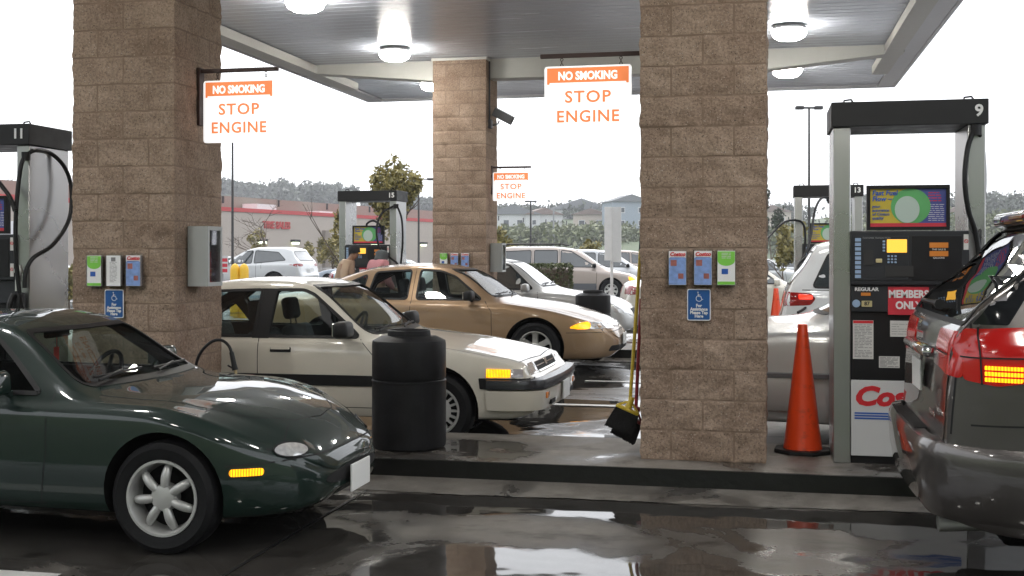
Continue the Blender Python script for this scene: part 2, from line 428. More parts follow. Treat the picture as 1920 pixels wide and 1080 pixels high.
def wheel_meshes(Rt, rr, wd, style):
    T = Matrix.Rotation(PI/2, 4, 'X')          # local z -> -y (outer face towards -y)
    t = MB(); h = wd/2
    t.lathe([(rr, -h*.9), (rr+.012, -h), (rr+.035, -h*1.02), ((Rt+rr)/2+.012, -h*1.08), (Rt-.03, -h*1.0), (Rt-.008, -h*.86), (Rt, -h*.6), (Rt, h*.6), (Rt-.008, h*.86), (Rt-.03, h), ((Rt+rr)/2+.012, h*1.08), (rr+.035, h*1.02), (rr+.012, h), (rr, h*.9)], 48, 0, T, close=True)
    r = MB()
    # lip ring and barrel, outer face at z=+h
    r.lathe([(rr+.004, h*.98), (rr+.002, h*1.04), (rr-.010, h*1.04), (rr-.018, h*.9), (rr-.03, h*.3), (rr-.035, -h*.8), (rr-.005, -h*.9)], 48, 0, T, caps=False)
    d = MB(); d.lathe([(.0, -h*.1), (rr-.03, -h*.1)], 32, 0, T); d.lathe([(.0, -h*.92), (rr-.002, -h*.92)], 32, 0, T)          # dark back disc
    if style == 'seven':
        r.lathe([(0, h*.98), (.03, h*.98), (.062, h*.90), (.070, h*.75), (.070, h*.2)], 32, 0, T)
        for k in range(7):
            a = 2*PI*k/7+PI/2-.12; ca, sa = math.cos(a), math.sin(a); n = 14; vs = []; seg = 9
            for i in range(seg):
                q = i/(seg-1); rad = .055+q*(rr-.018-.055); wdt = .021+.006*math.sin(q*PI)-.004*q; hh = .022
                zc = h*(.72+.10*math.sin(q*PI)-.22*q*q)
                if i == seg-1: wdt *= .6; hh *= .6
                for j in range(n):
                    tt = 2*PI*j/n; lx = wdt*math.cos(tt); lz = hh*math.sin(tt)
                    vs.append(T@Vector((rad*ca-lx*sa, rad*sa+lx*ca, zc+lz)))
            fs = [(i*n+j, i*n+(j+1) % n, (i+1)*n+(j+1) % n, (i+1)*n+j) for i in range(seg-1) for j in range(n)]
            fs += [tuple(range(n))[::-1], tuple(range((seg-1)*n, seg*n))]
            r.add(vs, fs)
    elif style == 'slots':      # trim disc with a ring of many slots
        r.lathe([(0, h*.95), (.05, h*.95), (.062, h*.8), (rr*.62, h*.72)], 40, 0, T)
        for k in range(18):
            a = 2*PI*k/18; M = T@Matrix.Rotation(a, 4, 'Z'); b = MB(); b.box(rr*.60, rr*.93, -.009, .009, h*.5, h*.76)
            r.add([M@Vector(v) for v in b.v], b.f)
        r.lathe([(rr*.9, h*.78), (rr*.97, h*.86), (rr*.97, h*.4)], 40, 0, T, caps=False)
    else:
        n5 = int(style[-1])
        r.lathe([(0, h*.9), (.045, h*.88), (.075, h*.7), (.08, h*.3)], 32, 0, T)
        for k in range(n5):
            a = 2*PI*k/n5+PI/2; M = T@Matrix.Rotation(a, 4, 'Z')
            wi, wo = .036, (.075 if n5 <= 5 else .052)
            vs = [(.05, -wi, h*.75), (.05, wi, h*.75), (rr*.75, wi*.9, h*.7), (rr*.75, -wi*.9, h*.7), (rr-.01, wo, h*.85), (rr-.01, -wo, h*.85)]
            vs += [(x, y*1.15, z-.035) for x, y, z in vs]
            fs = [(0, 3, 2, 1), (3, 5, 4, 2), (0, 6, 9, 3), (3, 9, 11, 5), (1, 2, 8, 7), (2, 4, 10, 8), (6, 7, 8, 9), (9, 8, 10, 11), (4, 5, 11, 10), (0, 1, 7, 6)]
            r.add([M@Vector(v) for v in vs], fs)
    return t, r, d
def add_wheels(root, d):
    t, r, b = wheel_meshes(d['Rt'], d['rr'], d.get('ww', .19), d['rim'])
    src = None
    for x in (0, -d['wb']):
        for s in (-1, 1):
            if src is None:
                o = t.build('wheel', 'tyre', root, smooth=True)
                r.build('rim', d.get('rimmat', 'alloy'), o, smooth=True); b.build('brake_disc', 'gap', o); src = o
            else: o = copy_tree(src, root)
            o.location = (x, s*(d['track']-d.get('ww', .19)/2), d['Rt']); 
            if s > 0: o.rotation_euler = (0, 0, PI)
def seat(root, x, y, z=.32, h=.52, w=.48, head=True, mat='seat_dark', rest=True):
    m = MB(); m.bbox(x-.25, x+.28, y-w/2, y+w/2, z, z+.17, .05, seg=3); o = m.build('seat', mat, root, smooth=True)
    if rest:
        m = MB(); b = MB(); b.bbox(-.07, .07, -w/2, w/2, 0, h, .055, seg=3); M = Matrix.Translation((x-.24, y, z+.12))@Matrix.Rotation(R(-16), 4, 'Y')
        m.add([M@Vector(v) for v in b.v], b.f); m.build('backrest', mat, o, smooth=True)
        if head:
            m = MB(); b = MB(); b.bbox(-.045, .045, -.13, .13, 0, .20, .04, seg=3); M = Matrix.Translation((x-.24-.165, y, z+.12+h+.03))@Matrix.Rotation(R(-10), 4, 'Y')
            m.add([M@Vector(v) for v in b.v], b.f)
            m.tube([(x-.24-.15, y-.06, z+.1+h-.04), (x-.25-.16, y-.06, z+.12+h+.08)], .007, 6); m.tube([(x-.24-.15, y+.06, z+.1+h-.04), (x-.25-.16, y+.06, z+.12+h+.08)], .007, 6)
            m.build('headrest', mat, o, smooth=True)
def ring(mb, c, Rr, r, M, n=28):
    mb.tube([c+M@Vector((Rr*math.cos(2*PI*k/n), Rr*math.sin(2*PI*k/n), 0)) for k in range(n)], r, 8, closed=True)

def build_car(name, label, cat, d, loc, rz=0.0, group=None):
    """d: lofted body tables along x (front axle = 0, nose +x); windows and lamps are projected onto it"""
    root = empty(name, loc, rz, label, cat, group)
    L = Loft(d); mb = L.mesh(fine=d.get('fine', 1.0)); pj = Proj(mb, L.x0, L.x1)
    body = mb.build('body', [d['paint'], 'cabin', 'rubber', 'arch_liner'], root, smooth=False)
    body.data.polygons.foreach_set('material_index', [0]*len(body.data.polygons))
    cut = []
    detailed = d.get('cabin') is not None
    # wheel arches
    wa = MB(); ra = d.get('ra', d['Rt']+.05)
    for x in (0, -d['wb']):
        for s in (-1, 1):
            n = 40; poly = [(x+ra*math.cos(2*PI*k/n), d['Rt']+.015+ra*math.sin(2*PI*k/n)) for k in range(n)]
            wa.prism(poly, s*(d['track']-.30), s*1.6, mi=3)
    four = ['gap', 'cabin', 'rubber', 'arch_liner']
    cut.append(wa.build('cut', four))
    side = [fillet(p, d.get('wfil', .04)) for p in d['side']]
    front = fillet(d['wscreen'], .05) if d.get('wscreen') else None
    rear = fillet(d['rscreen'], .05) if d.get('rscreen') else None
    if detailed:
        a, b, fl = d['cabin']
        cut.append(L.mesh(a, b, mi=1, fine=1.6, ins=.055, top=.035, floor=fl).build('cut', four))
        m = MB()
        for p in side: m.prism([tuple(q) for q in p], -1.5, 1.5, mi=2)
        if side: cut.append(m.build('cut', four))
        if front: cut.append(MB().prism([tuple(q) for q in front], L.x1+.5, d['wmid'], 'x', 2).build('cut', four))
        if rear: cut.append(MB().prism([tuple(q) for q in rear], L.x0-.5, d['rmid'], 'x', 2).build('cut', four))
    for c in cut: pass
    boolean(body, cut)
    if len(body.data.materials) == 0:
        for k in (d['paint'], 'cabin', 'rubber', 'arch_liner'): body.data.materials.append(MATS[k])
    body.data.shade_smooth(); body.data.set_sharp_from_angle(angle=R(d.get('sharp', 38)))
    gm = d.get('glass', 'glass') if detailed else 'glass_far'
    off = -.006 if detailed else .002
    th = 0 if detailed else .01
    st = .06 if detailed else .12
    for s in 'RL':
        for i, p in enumerate(side):
            pj.patch(p, s, 'window', d.get('sglass', gm) if detailed else gm, root, off, th, st)
        if d.get('trim', True):
            for p in side: pj.ribbon(p, s, 'window_trim', d.get('trimmat', 'rubber'), root, w=d.get('trimw', .022), off=.001, closed=True, th=.004)
    if front:
        pj.patch(front, 'F', 'windscreen', gm, root, off, th, st)
        pj.ribbon(front, 'F', 'windscreen_trim', 'rubber', root, w=.02, off=.001, closed=True, th=.003)
    if rear:
        pj.patch(rear, 'B', 'rear_window', d.get('sglass', gm) if detailed else gm, root, off, th, st)
        pj.ribbon(rear, 'B', 'window_trim', 'rubber', root, w=.02, off=.001, closed=True, th=.003)
    for (poly, axs, nm, mt, kw) in d.get('patches', []):
        for ax in axs: 
            q = poly
            pj.patch(fillet(q, kw.get('r', .012)), ax, nm, mt, root, kw.get('off', .004), kw.get('thick', .014), kw.get('step', .04))
            if kw.get('mirror'): pj.patch([(-a, b) for a, b in fillet(q, kw.get('r', .012))][::-1], ax, nm, mt, root, kw.get('off', .004), kw.get('thick', .014), kw.get('step', .04))
    if d.get('lines'):
        for (pl, axs, wdt) in d['lines']:
            for ax in axs: pj.ribbon(pl, ax, 'panel_gap', 'gap', root, w=wdt)
    add_wheels(root, d)
    if detailed or d.get('tray'):
        uw = d['hw'][1][1]-d.get('ww', .19)-.10; zt_ = max(.14, min(k[1] for k in d['zs'])-.03)
        m = MB(); m.bbox(L.x0+.35, L.x1-.22, -uw, uw, zt_, zt_+.14, .03); m.build('underbody', 'arch_liner', root)
    if detailed:
        a, b, fl = d['cabin']
        for sx, rows in d.get('seats', []):
            for y in rows: seat(root, sx, y, fl+.02, h=d.get('seath', .5), mat=d.get('seatmat', 'seat_dark'))
        dz = d['dash'][1]; dx = d['dash'][0]
        hw = L.vals(dx)[0]-.09
        m = MB(); m.bbox(dx-.12, b-.02, -hw, hw, dz-.22, dz, .04, seg=3); m.build('dashboard', 'cabin', root, smooth=True)
        m = MB(); M = Matrix.Rotation(R(-68), 4, 'Y'); sy = d.get('wheel_y', .36); c = Vector((dx-.26, sy, dz-.02))
        ring(m, c, .18, .014, M); 
        for an in (0, PI/2, PI): m.tube([c+M@Vector((.17*math.cos(an), .17*math.sin(an), 0)), c+M@Vector((0, 0, -.02))], .014, 6)
        m.tube([c, c+Vector((.16, 0, -.08))], .03, 8)
        m.build('steering_wheel', 'rubber', root, smooth=True)
    # door mirrors
    if d.get('mirror'):
        mx, my, mz, mm = d['mirror']
        for s in (-1, 1):
            m = MB(); b = MB(); b.bbox(-.06, .06, -.10, .10, -.065, .065, .035, seg=3)
            m.add([(v[0]*(1-.15*v[2]/.065)+mx, s*(my+.09+v[1]), mz+v[2]) for v in b.v], b.f)
            m.tube([(mx, s*(my-.06), mz-.07), (mx, s*(my+.02), mz-.03)], .022, 8)
            o = m.build('door_mirror', mm, root, smooth=True)
            q = MB(); q.bbox(mx-.068, mx-.058, s*(my+.09)-.085, s*(my+.09)+.085, mz-.05, mz+.05, .004); q.build('mirror_glass', 'chrome', o)
    return root, pj
# ================================================================== ground
def ground_mat(name, dry, wet, pud=.5, scale=.55, joints=None, stretch=(1, 1, 1), seed=0.0):
    m, nt, b = newmat(name); N = nt.nodes; L = nt.links
    tc = N.new('ShaderNodeTexCoord'); mp = N.new('ShaderNodeMapping'); mp.inputs['Scale'].default_value = stretch; mp.inputs['Location'].default_value = (seed, seed*.7, 0)
    L.new(tc.outputs['Object'], mp.inputs[0])
    n1 = N.new('ShaderNodeTexNoise'); n1.inputs['Scale'].default_value = scale; n1.inputs['Detail'].default_value = 9; n1.inputs['Roughness'].default_value = .56; n1.inputs['Distortion'].default_value = .5
    L.new(mp.outputs[0], n1.inputs['Vector'])
    wet_src = n1.outputs[0]
    if joints:      # the slab drains towards the islands: drier and wetter bands along the kerb
        sx_ = N.new('ShaderNodeSeparateXYZ'); L.new(tc.outputs['Object'], sx_.inputs[0])
        wb = N.new('ShaderNodeTexNoise'); wb.inputs['Scale'].default_value = .9; wb.inputs['Detail'].default_value = 5; L.new(tc.outputs['Object'], wb.inputs['Vector'])
        wy = N.new('ShaderNodeMath'); wy.operation = 'MULTIPLY_ADD'; wy.inputs[1].default_value = 1.0; L.new(wb.outputs[0], wy.inputs[0]); L.new(sx_.outputs[1], wy.inputs[2])
        ym = N.new('ShaderNodeMapRange'); ym.inputs[1].default_value = 5.0+.5; ym.inputs[2].default_value = 8.0+.5; L.new(wy.outputs[0], ym.inputs[0])
        rp = N.new('ShaderNodeValToRGB'); el = rp.color_ramp.elements; el[0].position = 0; el[0].color = (.62,)*3+(1,); el[1].position = 1; el[1].color = (.5,)*3+(1,)
        for q, v in ((.30, .62), (.42, .25), (.54, .27), (.60, .66), (.735, .68), (.775, .05), (.90, .0)):
            e_ = el.new(q); e_.color = (v, v, v, 1)
        L.new(ym.outputs[0], rp.inputs[0])
        wm = N.new('ShaderNodeMath'); wm.operation = 'MULTIPLY_ADD'; wm.inputs[1].default_value = .24; L.new(rp.outputs[0], wm.inputs[0]); L.new(n1.outputs[0], wm.inputs[2])
        ws = N.new('ShaderNodeMath'); ws.operation = 'SUBTRACT'; ws.inputs[1].default_value = .12; L.new(wm.outputs[0], ws.inputs[0]); wet_src = ws.outputs[0]
    r1 = N.new('ShaderNodeMapRange'); r1.inputs[1].default_value = pud-.022; r1.inputs[2].default_value = pud+.022; r1.clamp = True     # 1 = standing water
    L.new(wet_src, r1.inputs[0])
    r2 = N.new('ShaderNodeMapRange'); r2.inputs[1].default_value = pud-.13; r2.inputs[2].default_value = pud; r2.clamp = True        # damp halo
    L.new(wet_src, r2.inputs[0])
    n2 = N.new('ShaderNodeTexNoise'); n2.inputs['Scale'].default_value = 5; n2.inputs['Detail'].default_value = 9; n2.inputs['Roughness'].default_value = .7
    L.new(tc.outputs['Object'], n2.inputs['Vector'])
    n3 = N.new('ShaderNodeTexNoise'); n3.inputs['Scale'].default_value = 260; n3.inputs['Detail'].default_value = 2
    L.new(tc.outputs['Object'], n3.inputs['Vector'])
    c1 = N.new('ShaderNodeMix'); c1.data_type = 'RGBA'; c1.inputs[6].default_value = (*dry, 1); c1.inputs[7].default_value = (*wet, 1); L.new(r2.outputs[0], c1.inputs[0])
    c2 = N.new('ShaderNodeMix'); c2.data_type = 'RGBA'; c2.blend_type = 'MULTIPLY'; c2.inputs[0].default_value = .75
    cr = N.new('ShaderNodeValToRGB'); cr.color_ramp.elements[0].position = .28; cr.color_ramp.elements[0].color = (.45, .42, .40, 1); cr.color_ramp.elements[1].position = .68; cr.color_ramp.elements[1].color = (1.1, 1.1, 1.1, 1)
    L.new(n2.outputs[0], cr.inputs[0]); L.new(c1.outputs[2], c2.inputs[6]); L.new(cr.outputs[0], c2.inputs[7])
    c3 = N.new('ShaderNodeMix'); c3.data_type = 'RGBA'; c3.blend_type = 'MULTIPLY'; c3.inputs[0].default_value = .5
    cr3 = N.new('ShaderNodeValToRGB'); cr3.color_ramp.elements[0].position = .35; cr3.color_ramp.elements[0].color = (.5, .5, .5, 1); cr3.color_ramp.elements[1].position = .6
    L.new(n3.outputs[0], cr3.inputs[0]); L.new(c2.outputs[2], c3.inputs[6]); L.new(cr3.outputs[0], c3.inputs[7])
    # old oil drips and dirt
    n6 = N.new('ShaderNodeTexNoise'); n6.inputs['Scale'].default_value = 2.6; n6.inputs['Detail'].default_value = 8; n6.inputs['Roughness'].default_value = .62; L.new(mp.outputs[0], n6.inputs['Vector'])
    cr6 = N.new('ShaderNodeValToRGB'); cr6.color_ramp.elements[0].position = .33; cr6.color_ramp.elements[0].color = (.32, .30, .28, 1); cr6.color_ramp.elements[1].position = .46; cr6.color_ramp.elements[1].color = (1, 1, 1, 1)
    L.new(n6.outputs[0], cr6.inputs[0]); c6 = N.new('ShaderNodeMix'); c6.data_type = 'RGBA'; c6.blend_type = 'MULTIPLY'; c6.inputs[0].default_value = .85
    L.new(c3.outputs[2], c6.inputs[6]); L.new(cr6.outputs[0], c6.inputs[7])
    last = c6.outputs[2]
    L.new(last, b.inputs['Base Color'])
    # roughness: damp concrete -> still water
    ra = N.new('ShaderNodeMapRange'); ra.inputs[1].default_value = .3; ra.inputs[2].default_value = .7; ra.inputs[3].default_value = .13; ra.inputs[4].default_value = .34
    L.new(n2.outputs[0], ra.inputs[0])
    rd = N.new('ShaderNodeMix'); L.new(r2.outputs[0], rd.inputs[0]); rd.inputs[2].default_value = .6; L.new(ra.outputs[0], rd.inputs[3])
    mx = N.new('ShaderNodeMix'); L.new(r1.outputs[0], mx.inputs[0]); L.new(rd.outputs[0], mx.inputs[2]); mx.inputs[3].default_value = .035
    L.new(mx.outputs[0], b.inputs['Roughness']); b.inputs['IOR'].default_value = 1.4; b.inputs['Specular IOR Level'].default_value = .55
    bp = N.new('ShaderNodeBump'); bp.inputs['Distance'].default_value = .004
    inv = N.new('ShaderNodeMath'); inv.operation = 'SUBTRACT'; inv.inputs[0].default_value = .45; L.new(r1.outputs[0], inv.inputs[1]); inv.use_clamp = True
    ad = N.new('ShaderNodeMath'); ad.operation = 'ADD'; L.new(n3.outputs[0], ad.inputs[0]); L.new(n2.outputs[0], ad.inputs[1])
    L.new(inv.outputs[0], bp.inputs['Strength']); L.new(ad.outputs[0], bp.inputs['Height'])
    # gentle ripple on water
    n4 = N.new('ShaderNodeTexNoise'); n4.inputs['Scale'].default_value = 2.2; n4.inputs['Detail'].default_value = 2; L.new(tc.outputs['Object'], n4.inputs['Vector'])
    b2 = N.new('ShaderNodeBump'); b2.inputs['Strength'].default_value = .3; b2.inputs['Distance'].default_value = .012; L.new(n4.outputs[0], b2.inputs['Height']); L.new(bp.outputs[0], b2.inputs['Normal'])
    L.new(b2.outputs[0], b.inputs['Normal'])
    return m
ground_mat('concrete_wet', (.25, .232, .208), (.055, .052, .048), pud=.462, scale=.42, stretch=(1.0, 1.5, 1), seed=3.3, joints=True)
ground_mat('island_concrete', (.27, .25, .225), (.09, .083, .076), pud=.62, scale=1.1, seed=5)
ground_mat('asphalt_wet', (.055, .056, .06), (.025, .026, .028), pud=.50, scale=.25, seed=9)
simple('curb_black', (.004, .004, .004), .35, bump=.3, bscale=30, var=.4)
simple('line_paint', (.55, .55, .53), .35, var=.3, vscale=6)
simple('joint_seal', (.008, .008, .008), .6)
def sheet(name, x0, x1, y0, y1, z, mat, kind='structure'):
    m = MB(); m.add([(x0, y0, z), (x1, y0, z), (x1, y1, z), (x0, y1, z)], [(0, 1, 2, 3)]); return tag(m.build(name, mat), kind=kind)
sheet('ground', -700, 700, -60, 1300, -.008, 'asphalt_wet')
sheet('forecourt', -26, 24, -8, 25.5, 0, 'concrete_wet')
m = MB()
BACK_BLOCKER = 1
for x in (-14.5, -8.5, -2.51, 3.5, 9.5):
    m.add([(x-.010, -8, .004), (x+.010, -8, .004), (x+.010, 7.59, .004), (x-.010, 7.59, .004)], [(0, 1, 2, 3)])
    m.add([(x-.010, 8.8, .004), (x+.010, 8.8, .004), (x+.010, 16.94, .004), (x-.010, 16.94, .004)], [(0, 1, 2, 3)])
m.add([(-26, 12.7, .004), (24, 12.7, .004), (24, 12.72, .004), (-26, 12.72, .004)], [(0, 1, 2, 3)])
tag(m.build('expansion_joint', 'joint_seal'), kind='structure')
m = MB()
def strip(m, x0, x1, y0, y1, z=.008): m.add([(x0, y0, z), (x1, y0, z), (x1, y1, z), (x0, y1, z)], [(0, 1, 2, 3)])
strip(m, -12, -3.27, 4.86, 5.02)
strip(m, -14, 12, 11.70, 11.82); strip(m, -2.1, 12, 13.95, 14.07); strip(m, -14, 12, 20.5, 20.62)
tag(m.build('lane_marking', 'line_paint'), kind='structure')
# islands with rounded ends and a black steel-faced curb
def island(y0, y1, x0=-11.8, x1=7.2):
    r = (y1-y0)/2; yc = (y0+y1)/2
    def outl(e, n=10):
        p = []
        for i in range(n+1): a = -PI/2+PI*i/n; p.append((x1-r+(r+e)*math.cos(a), yc+(r+e)*math.sin(a)))
        for i in range(n+1): a = PI/2+PI*i/n; p.append((x0+r+(r+e)*math.cos(a), yc+(r+e)*math.sin(a)))
        return p
    m = MB(); m.prism(outl(-.012), -.02, .15, 'z'); o = tag(m.build('pump_island', 'island_concrete'), kind='structure')
    m = MB(); a, b = outl(.0), outl(.012); n = len(a); vs = []
    for lst, z in ((outl(-.0115), .1475), (outl(-.004), .150), (outl(.004), .146), (outl(.006), -.01)): vs += [(x, y, z) for x, y in lst]
    fs = [(k*n+i, k*n+(i+1) % n, (k+1)*n+(i+1) % n, (k+1)*n+i) for k in range(3) for i in range(n)]
    m.add(vs, fs); tag(m.build('curb', 'curb_black', smooth=True), kind='structure')
island(7.59, 8.80); island(16.95, 18.2)
ground_mat('apron_concrete', (.20, .187, .167), (.075, .07, .064), pud=.64, scale=1.6, seed=2)
def apron(y0, y1, x0, x1, h):      # low haunch of concrete cast against the kerb
    m = MB(); N = 240; vs = []
    for i in range(N+1):
        x = x0+(x1-x0)*i/N; yy = y0+.09*noise.noise(Vector((x*.8, 1, 0)))+.05*noise.noise(Vector((x*2.7, 4, 0)))+.02*noise.noise(Vector((x*9, 7, 0)))-.03; vs += [(x, yy, .005), (x, y1, h)]
    m.add(vs, [(i*2, i*2+2, i*2+3, i*2+1) for i in range(N)]); tag(m.build('apron', 'apron_concrete', fix=False), kind='structure')
apron(7.27, 7.5835, -11.2, 6.6, .036); apron(16.72, 16.9435, -11.2, 6.6, .03)

# ================================================================== block pillars
def block_mat():
    m, nt, b = newmat('split_block'); N = nt.nodes; L = nt.links
    tc = N.new('ShaderNodeTexCoord')
    n1 = N.new('ShaderNodeTexNoise'); n1.inputs['Scale'].default_value = 3.5; n1.inputs['Detail'].default_value = 8; n1.inputs['Roughness'].default_value = .6
    n2 = N.new('ShaderNodeTexNoise'); n2.inputs['Scale'].default_value = 55; n2.inputs['Detail'].default_value = 6; n2.inputs['Roughness'].default_value = .75
    vo = N.new('ShaderNodeTexVoronoi'); vo.inputs['Scale'].default_value = 120
    for n in (n1, n2, vo): L.new(tc.outputs['Object'], n.inputs['Vector'])
    c = N.new('ShaderNodeValToRGB'); e = c.color_ramp.elements; e[0].position = .3; e[0].color = (.282, .205, .155, 1); e[1].position = .72; e[1].color = (.44, .342, .27, 1)
    at_ = N.new('ShaderNodeAttribute'); at_.attribute_name = 'tone'
    q1 = N.new('ShaderNodeMath'); q1.operation = 'MULTIPLY_ADD'; q1.inputs[1].default_value = .085; L.new(at_.outputs['Fac'], q1.inputs[0]); L.new(n1.outputs[0], q1.inputs[2])
    L.new(q1.outputs[0], c.inputs[0])
    mx = N.new('ShaderNodeMix'); mx.data_type = 'RGBA'; mx.blend_type = 'MULTIPLY'; mx.inputs[0].default_value = .9
    c2 = N.new('ShaderNodeValToRGB'); e = c2.color_ramp.elements; e[0].position = .3; e[0].color = (.42, .40, .38, 1); e[1].position = .62; e[1].color = (1.15, 1.12, 1.1, 1)
    L.new(n2.outputs[0], c2.inputs[0]); L.new(c.outputs[0], mx.inputs[6]); L.new(c2.outputs[0], mx.inputs[7])
    # aggregate specks: per-cell random picks pale and black grains
    sp = N.new('ShaderNodeSeparateColor'); L.new(vo.outputs['Color'], sp.inputs[0])
    lt = N.new('ShaderNodeMath'); lt.operation = 'GREATER_THAN'; lt.inputs[1].default_value = .955; L.new(sp.outputs[0], lt.inputs[0])
    dk = N.new('ShaderNodeMath'); dk.operation = 'GREATER_THAN'; dk.inputs[1].default_value = .93; L.new(sp.outputs[1], dk.inputs[0])
    cs = N.new('ShaderNodeMath'); cs.operation = 'LESS_THAN'; cs.inputs[1].default_value = .34; L.new(vo.outputs['Distance'], cs.inputs[0])
    for t in (lt, dk):
        q = N.new('ShaderNodeMath'); q.operation = 'MULTIPLY'; L.new(t.outputs[0], q.inputs[0]); L.new(cs.outputs[0], q.inputs[1])
        k = N.new('ShaderNodeMix'); k.data_type = 'RGBA'; L.new(q.outputs[0], k.inputs[0]); L.new(mx.outputs[2], k.inputs[6])
        k.inputs[7].default_value = (.55, .50, .44, 1) if t is lt else (.02, .018, .016, 1); mx = k
    L.new(mx.outputs[2], b.inputs['Base Color']); b.inputs['Roughness'].default_value = .92; b.inputs['Specular IOR Level'].default_value = .2
    bp = N.new('ShaderNodeBump'); bp.inputs['Strength'].default_value = 1.0; bp.inputs['Distance'].default_value = .010
    L.new(n2.outputs[0], bp.inputs['Height']); L.new(bp.outputs[0], b.inputs['Normal'])
block_mat()
simple('mortar', (.245, .175, .128), .95, bump=.5, bscale=120, var=.3, vscale=6)
PW, PD = .83, .76
def pillar(name, label, cx, cy, z0=.15, z1=4.51, res=.022, seed=0.0):
    hw, hd = PW/2, PD/2; jc = .2032; hj = .0065
    per = 2*(PW+PD)
    # joints along perimeter coordinate s, per row parity
    def cols(par):
        if par: f = [.415, ]; s = [.38, ]
        else: f = [.205, .620]; s = [.19, .57]
        return [x for x in f]+[PW+x for x in s]+[PW+PD+x for x in f]+[2*PW+PD+x for x in s]
    J0, J1 = cols(0), cols(1)
    ss = set()
    for j in J0+J1: ss |= {round(j-hj, 4), round(j+hj, 4)}
    base = sorted(ss | {0, PW, PW+PD, 2*PW+PD, per})
    S = []
    for a, b in zip(base, base[1:]):
        k = max(1, round((b-a)/res)); S += [a+(b-a)*i/k for i in range(k)]
    Z = []; rows = int((z1-z0)/jc)+1
    for r in range(rows+1):
        a = z0+r*jc; b = min(a+jc, z1)
        if a >= z1: break
        if r: Z.append(a)
        else: Z.append(a)
        lo, hi = a+hj, b-hj
        if hi <= lo: break
        k = max(2, round((hi-lo)/res)); Z += [lo+(hi-lo)*i/k for i in range(k+1)]
    Z.append(z1)
    def pos(s):
        s %= per
        if s < PW: p = Vector((-hw+s, -hd, 0)); n = Vector((0, -1, 0)); e = min(s, PW-s); o = Vector((-1, 0, 0)) if s < PW/2 else Vector((1, 0, 0))
        elif s < PW+PD: t = s-PW; p = Vector((hw, -hd+t, 0)); n = Vector((1, 0, 0)); e = min(t, PD-t); o = Vector((0, -1, 0)) if t < PD/2 else Vector((0, 1, 0))
        elif s < 2*PW+PD: t = s-PW-PD; p = Vector((hw-t, hd, 0)); n = Vector((0, 1, 0)); e = min(t, PW-t); o = Vector((1, 0, 0)) if t < PW/2 else Vector((-1, 0, 0))
        else: t = s-2*PW-PD; p = Vector((-hw, hd-t, 0)); n = Vector((-1, 0, 0)); e = min(t, PD-t); o = Vector((0, 1, 0)) if t < PD/2 else Vector((0, -1, 0))
        w_ = max(0, 1-e/.03)*.5
        return p, (n*(1-w_)+o*w_)
    vs = []; nS = len(S)
    info = [pos(s) for s in S]
    joint = [[any(abs(s-j) < hj*1.1 for j in (J1 if par else J0)) for s in S] for par in (0, 1)]
    for z in Z:
        r = int((z-z0+1e-5)/jc); fr = (z-z0)-r*jc; hjt = fr < hj*.9 or fr > jc-hj*.9
        for i, s in enumerate(S):
            p, n = info[i]; q = Vector((p.x+seed, p.y, z))
            bl = noise.noise(Vector((r*7.3+seed, math.floor((s+(0 if r % 2 else .2))/.4)*3.1, 0)))*.006
            d = noise.noise(q*6)*.012+noise.noise(q*13)*.014+noise.noise(q*34)*.008+bl
            if hjt or joint[r % 2][i]: d = d*.7-.0035+noise.noise(q*40)*.003
            vs.append((p.x+n.x*d, p.y+n.y*d, z))
    fs = []; mi = []; tone = []
    for a in range(len(Z)-1):
        z = (Z[a]+Z[a+1])/2; r = int((z-z0)/jc); fr = (z-z0)-r*jc; hj_ = fr < hj or fr > jc-hj
        for i in range(nS):
            j = (i+1) % nS; fs.append((a*nS+i, a*nS+j, (a+1)*nS+j, (a+1)*nS+i))
            sm = (S[i]+(S[i+1] if i+1 < nS else per))/2
            cj = (J1 if r % 2 else J0); bi = sum(1 for q in cj if q < sm) % len(cj)
            tone.append(random.Random(r*131+bi*17+int(seed*10)).uniform(-1, 1))
            mi.append(1 if hj_ or any(abs(sm-q) < hj for q in (J1 if r % 2 else J0)) else 0)
    m = MB(); m.v = vs; m.f = fs; m.m = mi
    m.add([], []); top = tuple(range((len(Z)-1)*nS, len(Z)*nS)); m.f.append(top); m.m.append(0)
    o = m.build(name, ['split_block', 'mortar'], smooth=True, fix=True, angle=60); o.location = (cx, cy, 0)
    ta = o.data.attributes.new('tone', 'FLOAT', 'FACE'); ta.data.foreach_set('value', (tone+[0.0]*(len(o.data.polygons)-len(tone)))[:len(o.data.polygons)])
    return tag(o, label, 'pillar', 'split-face block pillars under the canopy')
PX = (-4.64, -.395)
pillar('block_pillar', 'brown block pillar with three leaflets and a broom leaning on it, right of centre', PX[1], 7.92+PD/2, seed=1.1)
pillar('block_pillar', 'brown block pillar carrying a grey cabinet, behind the dark green roadster', PX[0], 7.90+PD/2, seed=5.7)
pillar('block_pillar', 'brown block pillar with a security camera, farther back behind the gold saloon', -4.50, 17.2+PD/2, res=.05, seed=9.2)
pillar('block_pillar', 'brown block pillar of the far row hidden behind the near one', -.38, 17.25+PD/2, res=.08, seed=12.2)

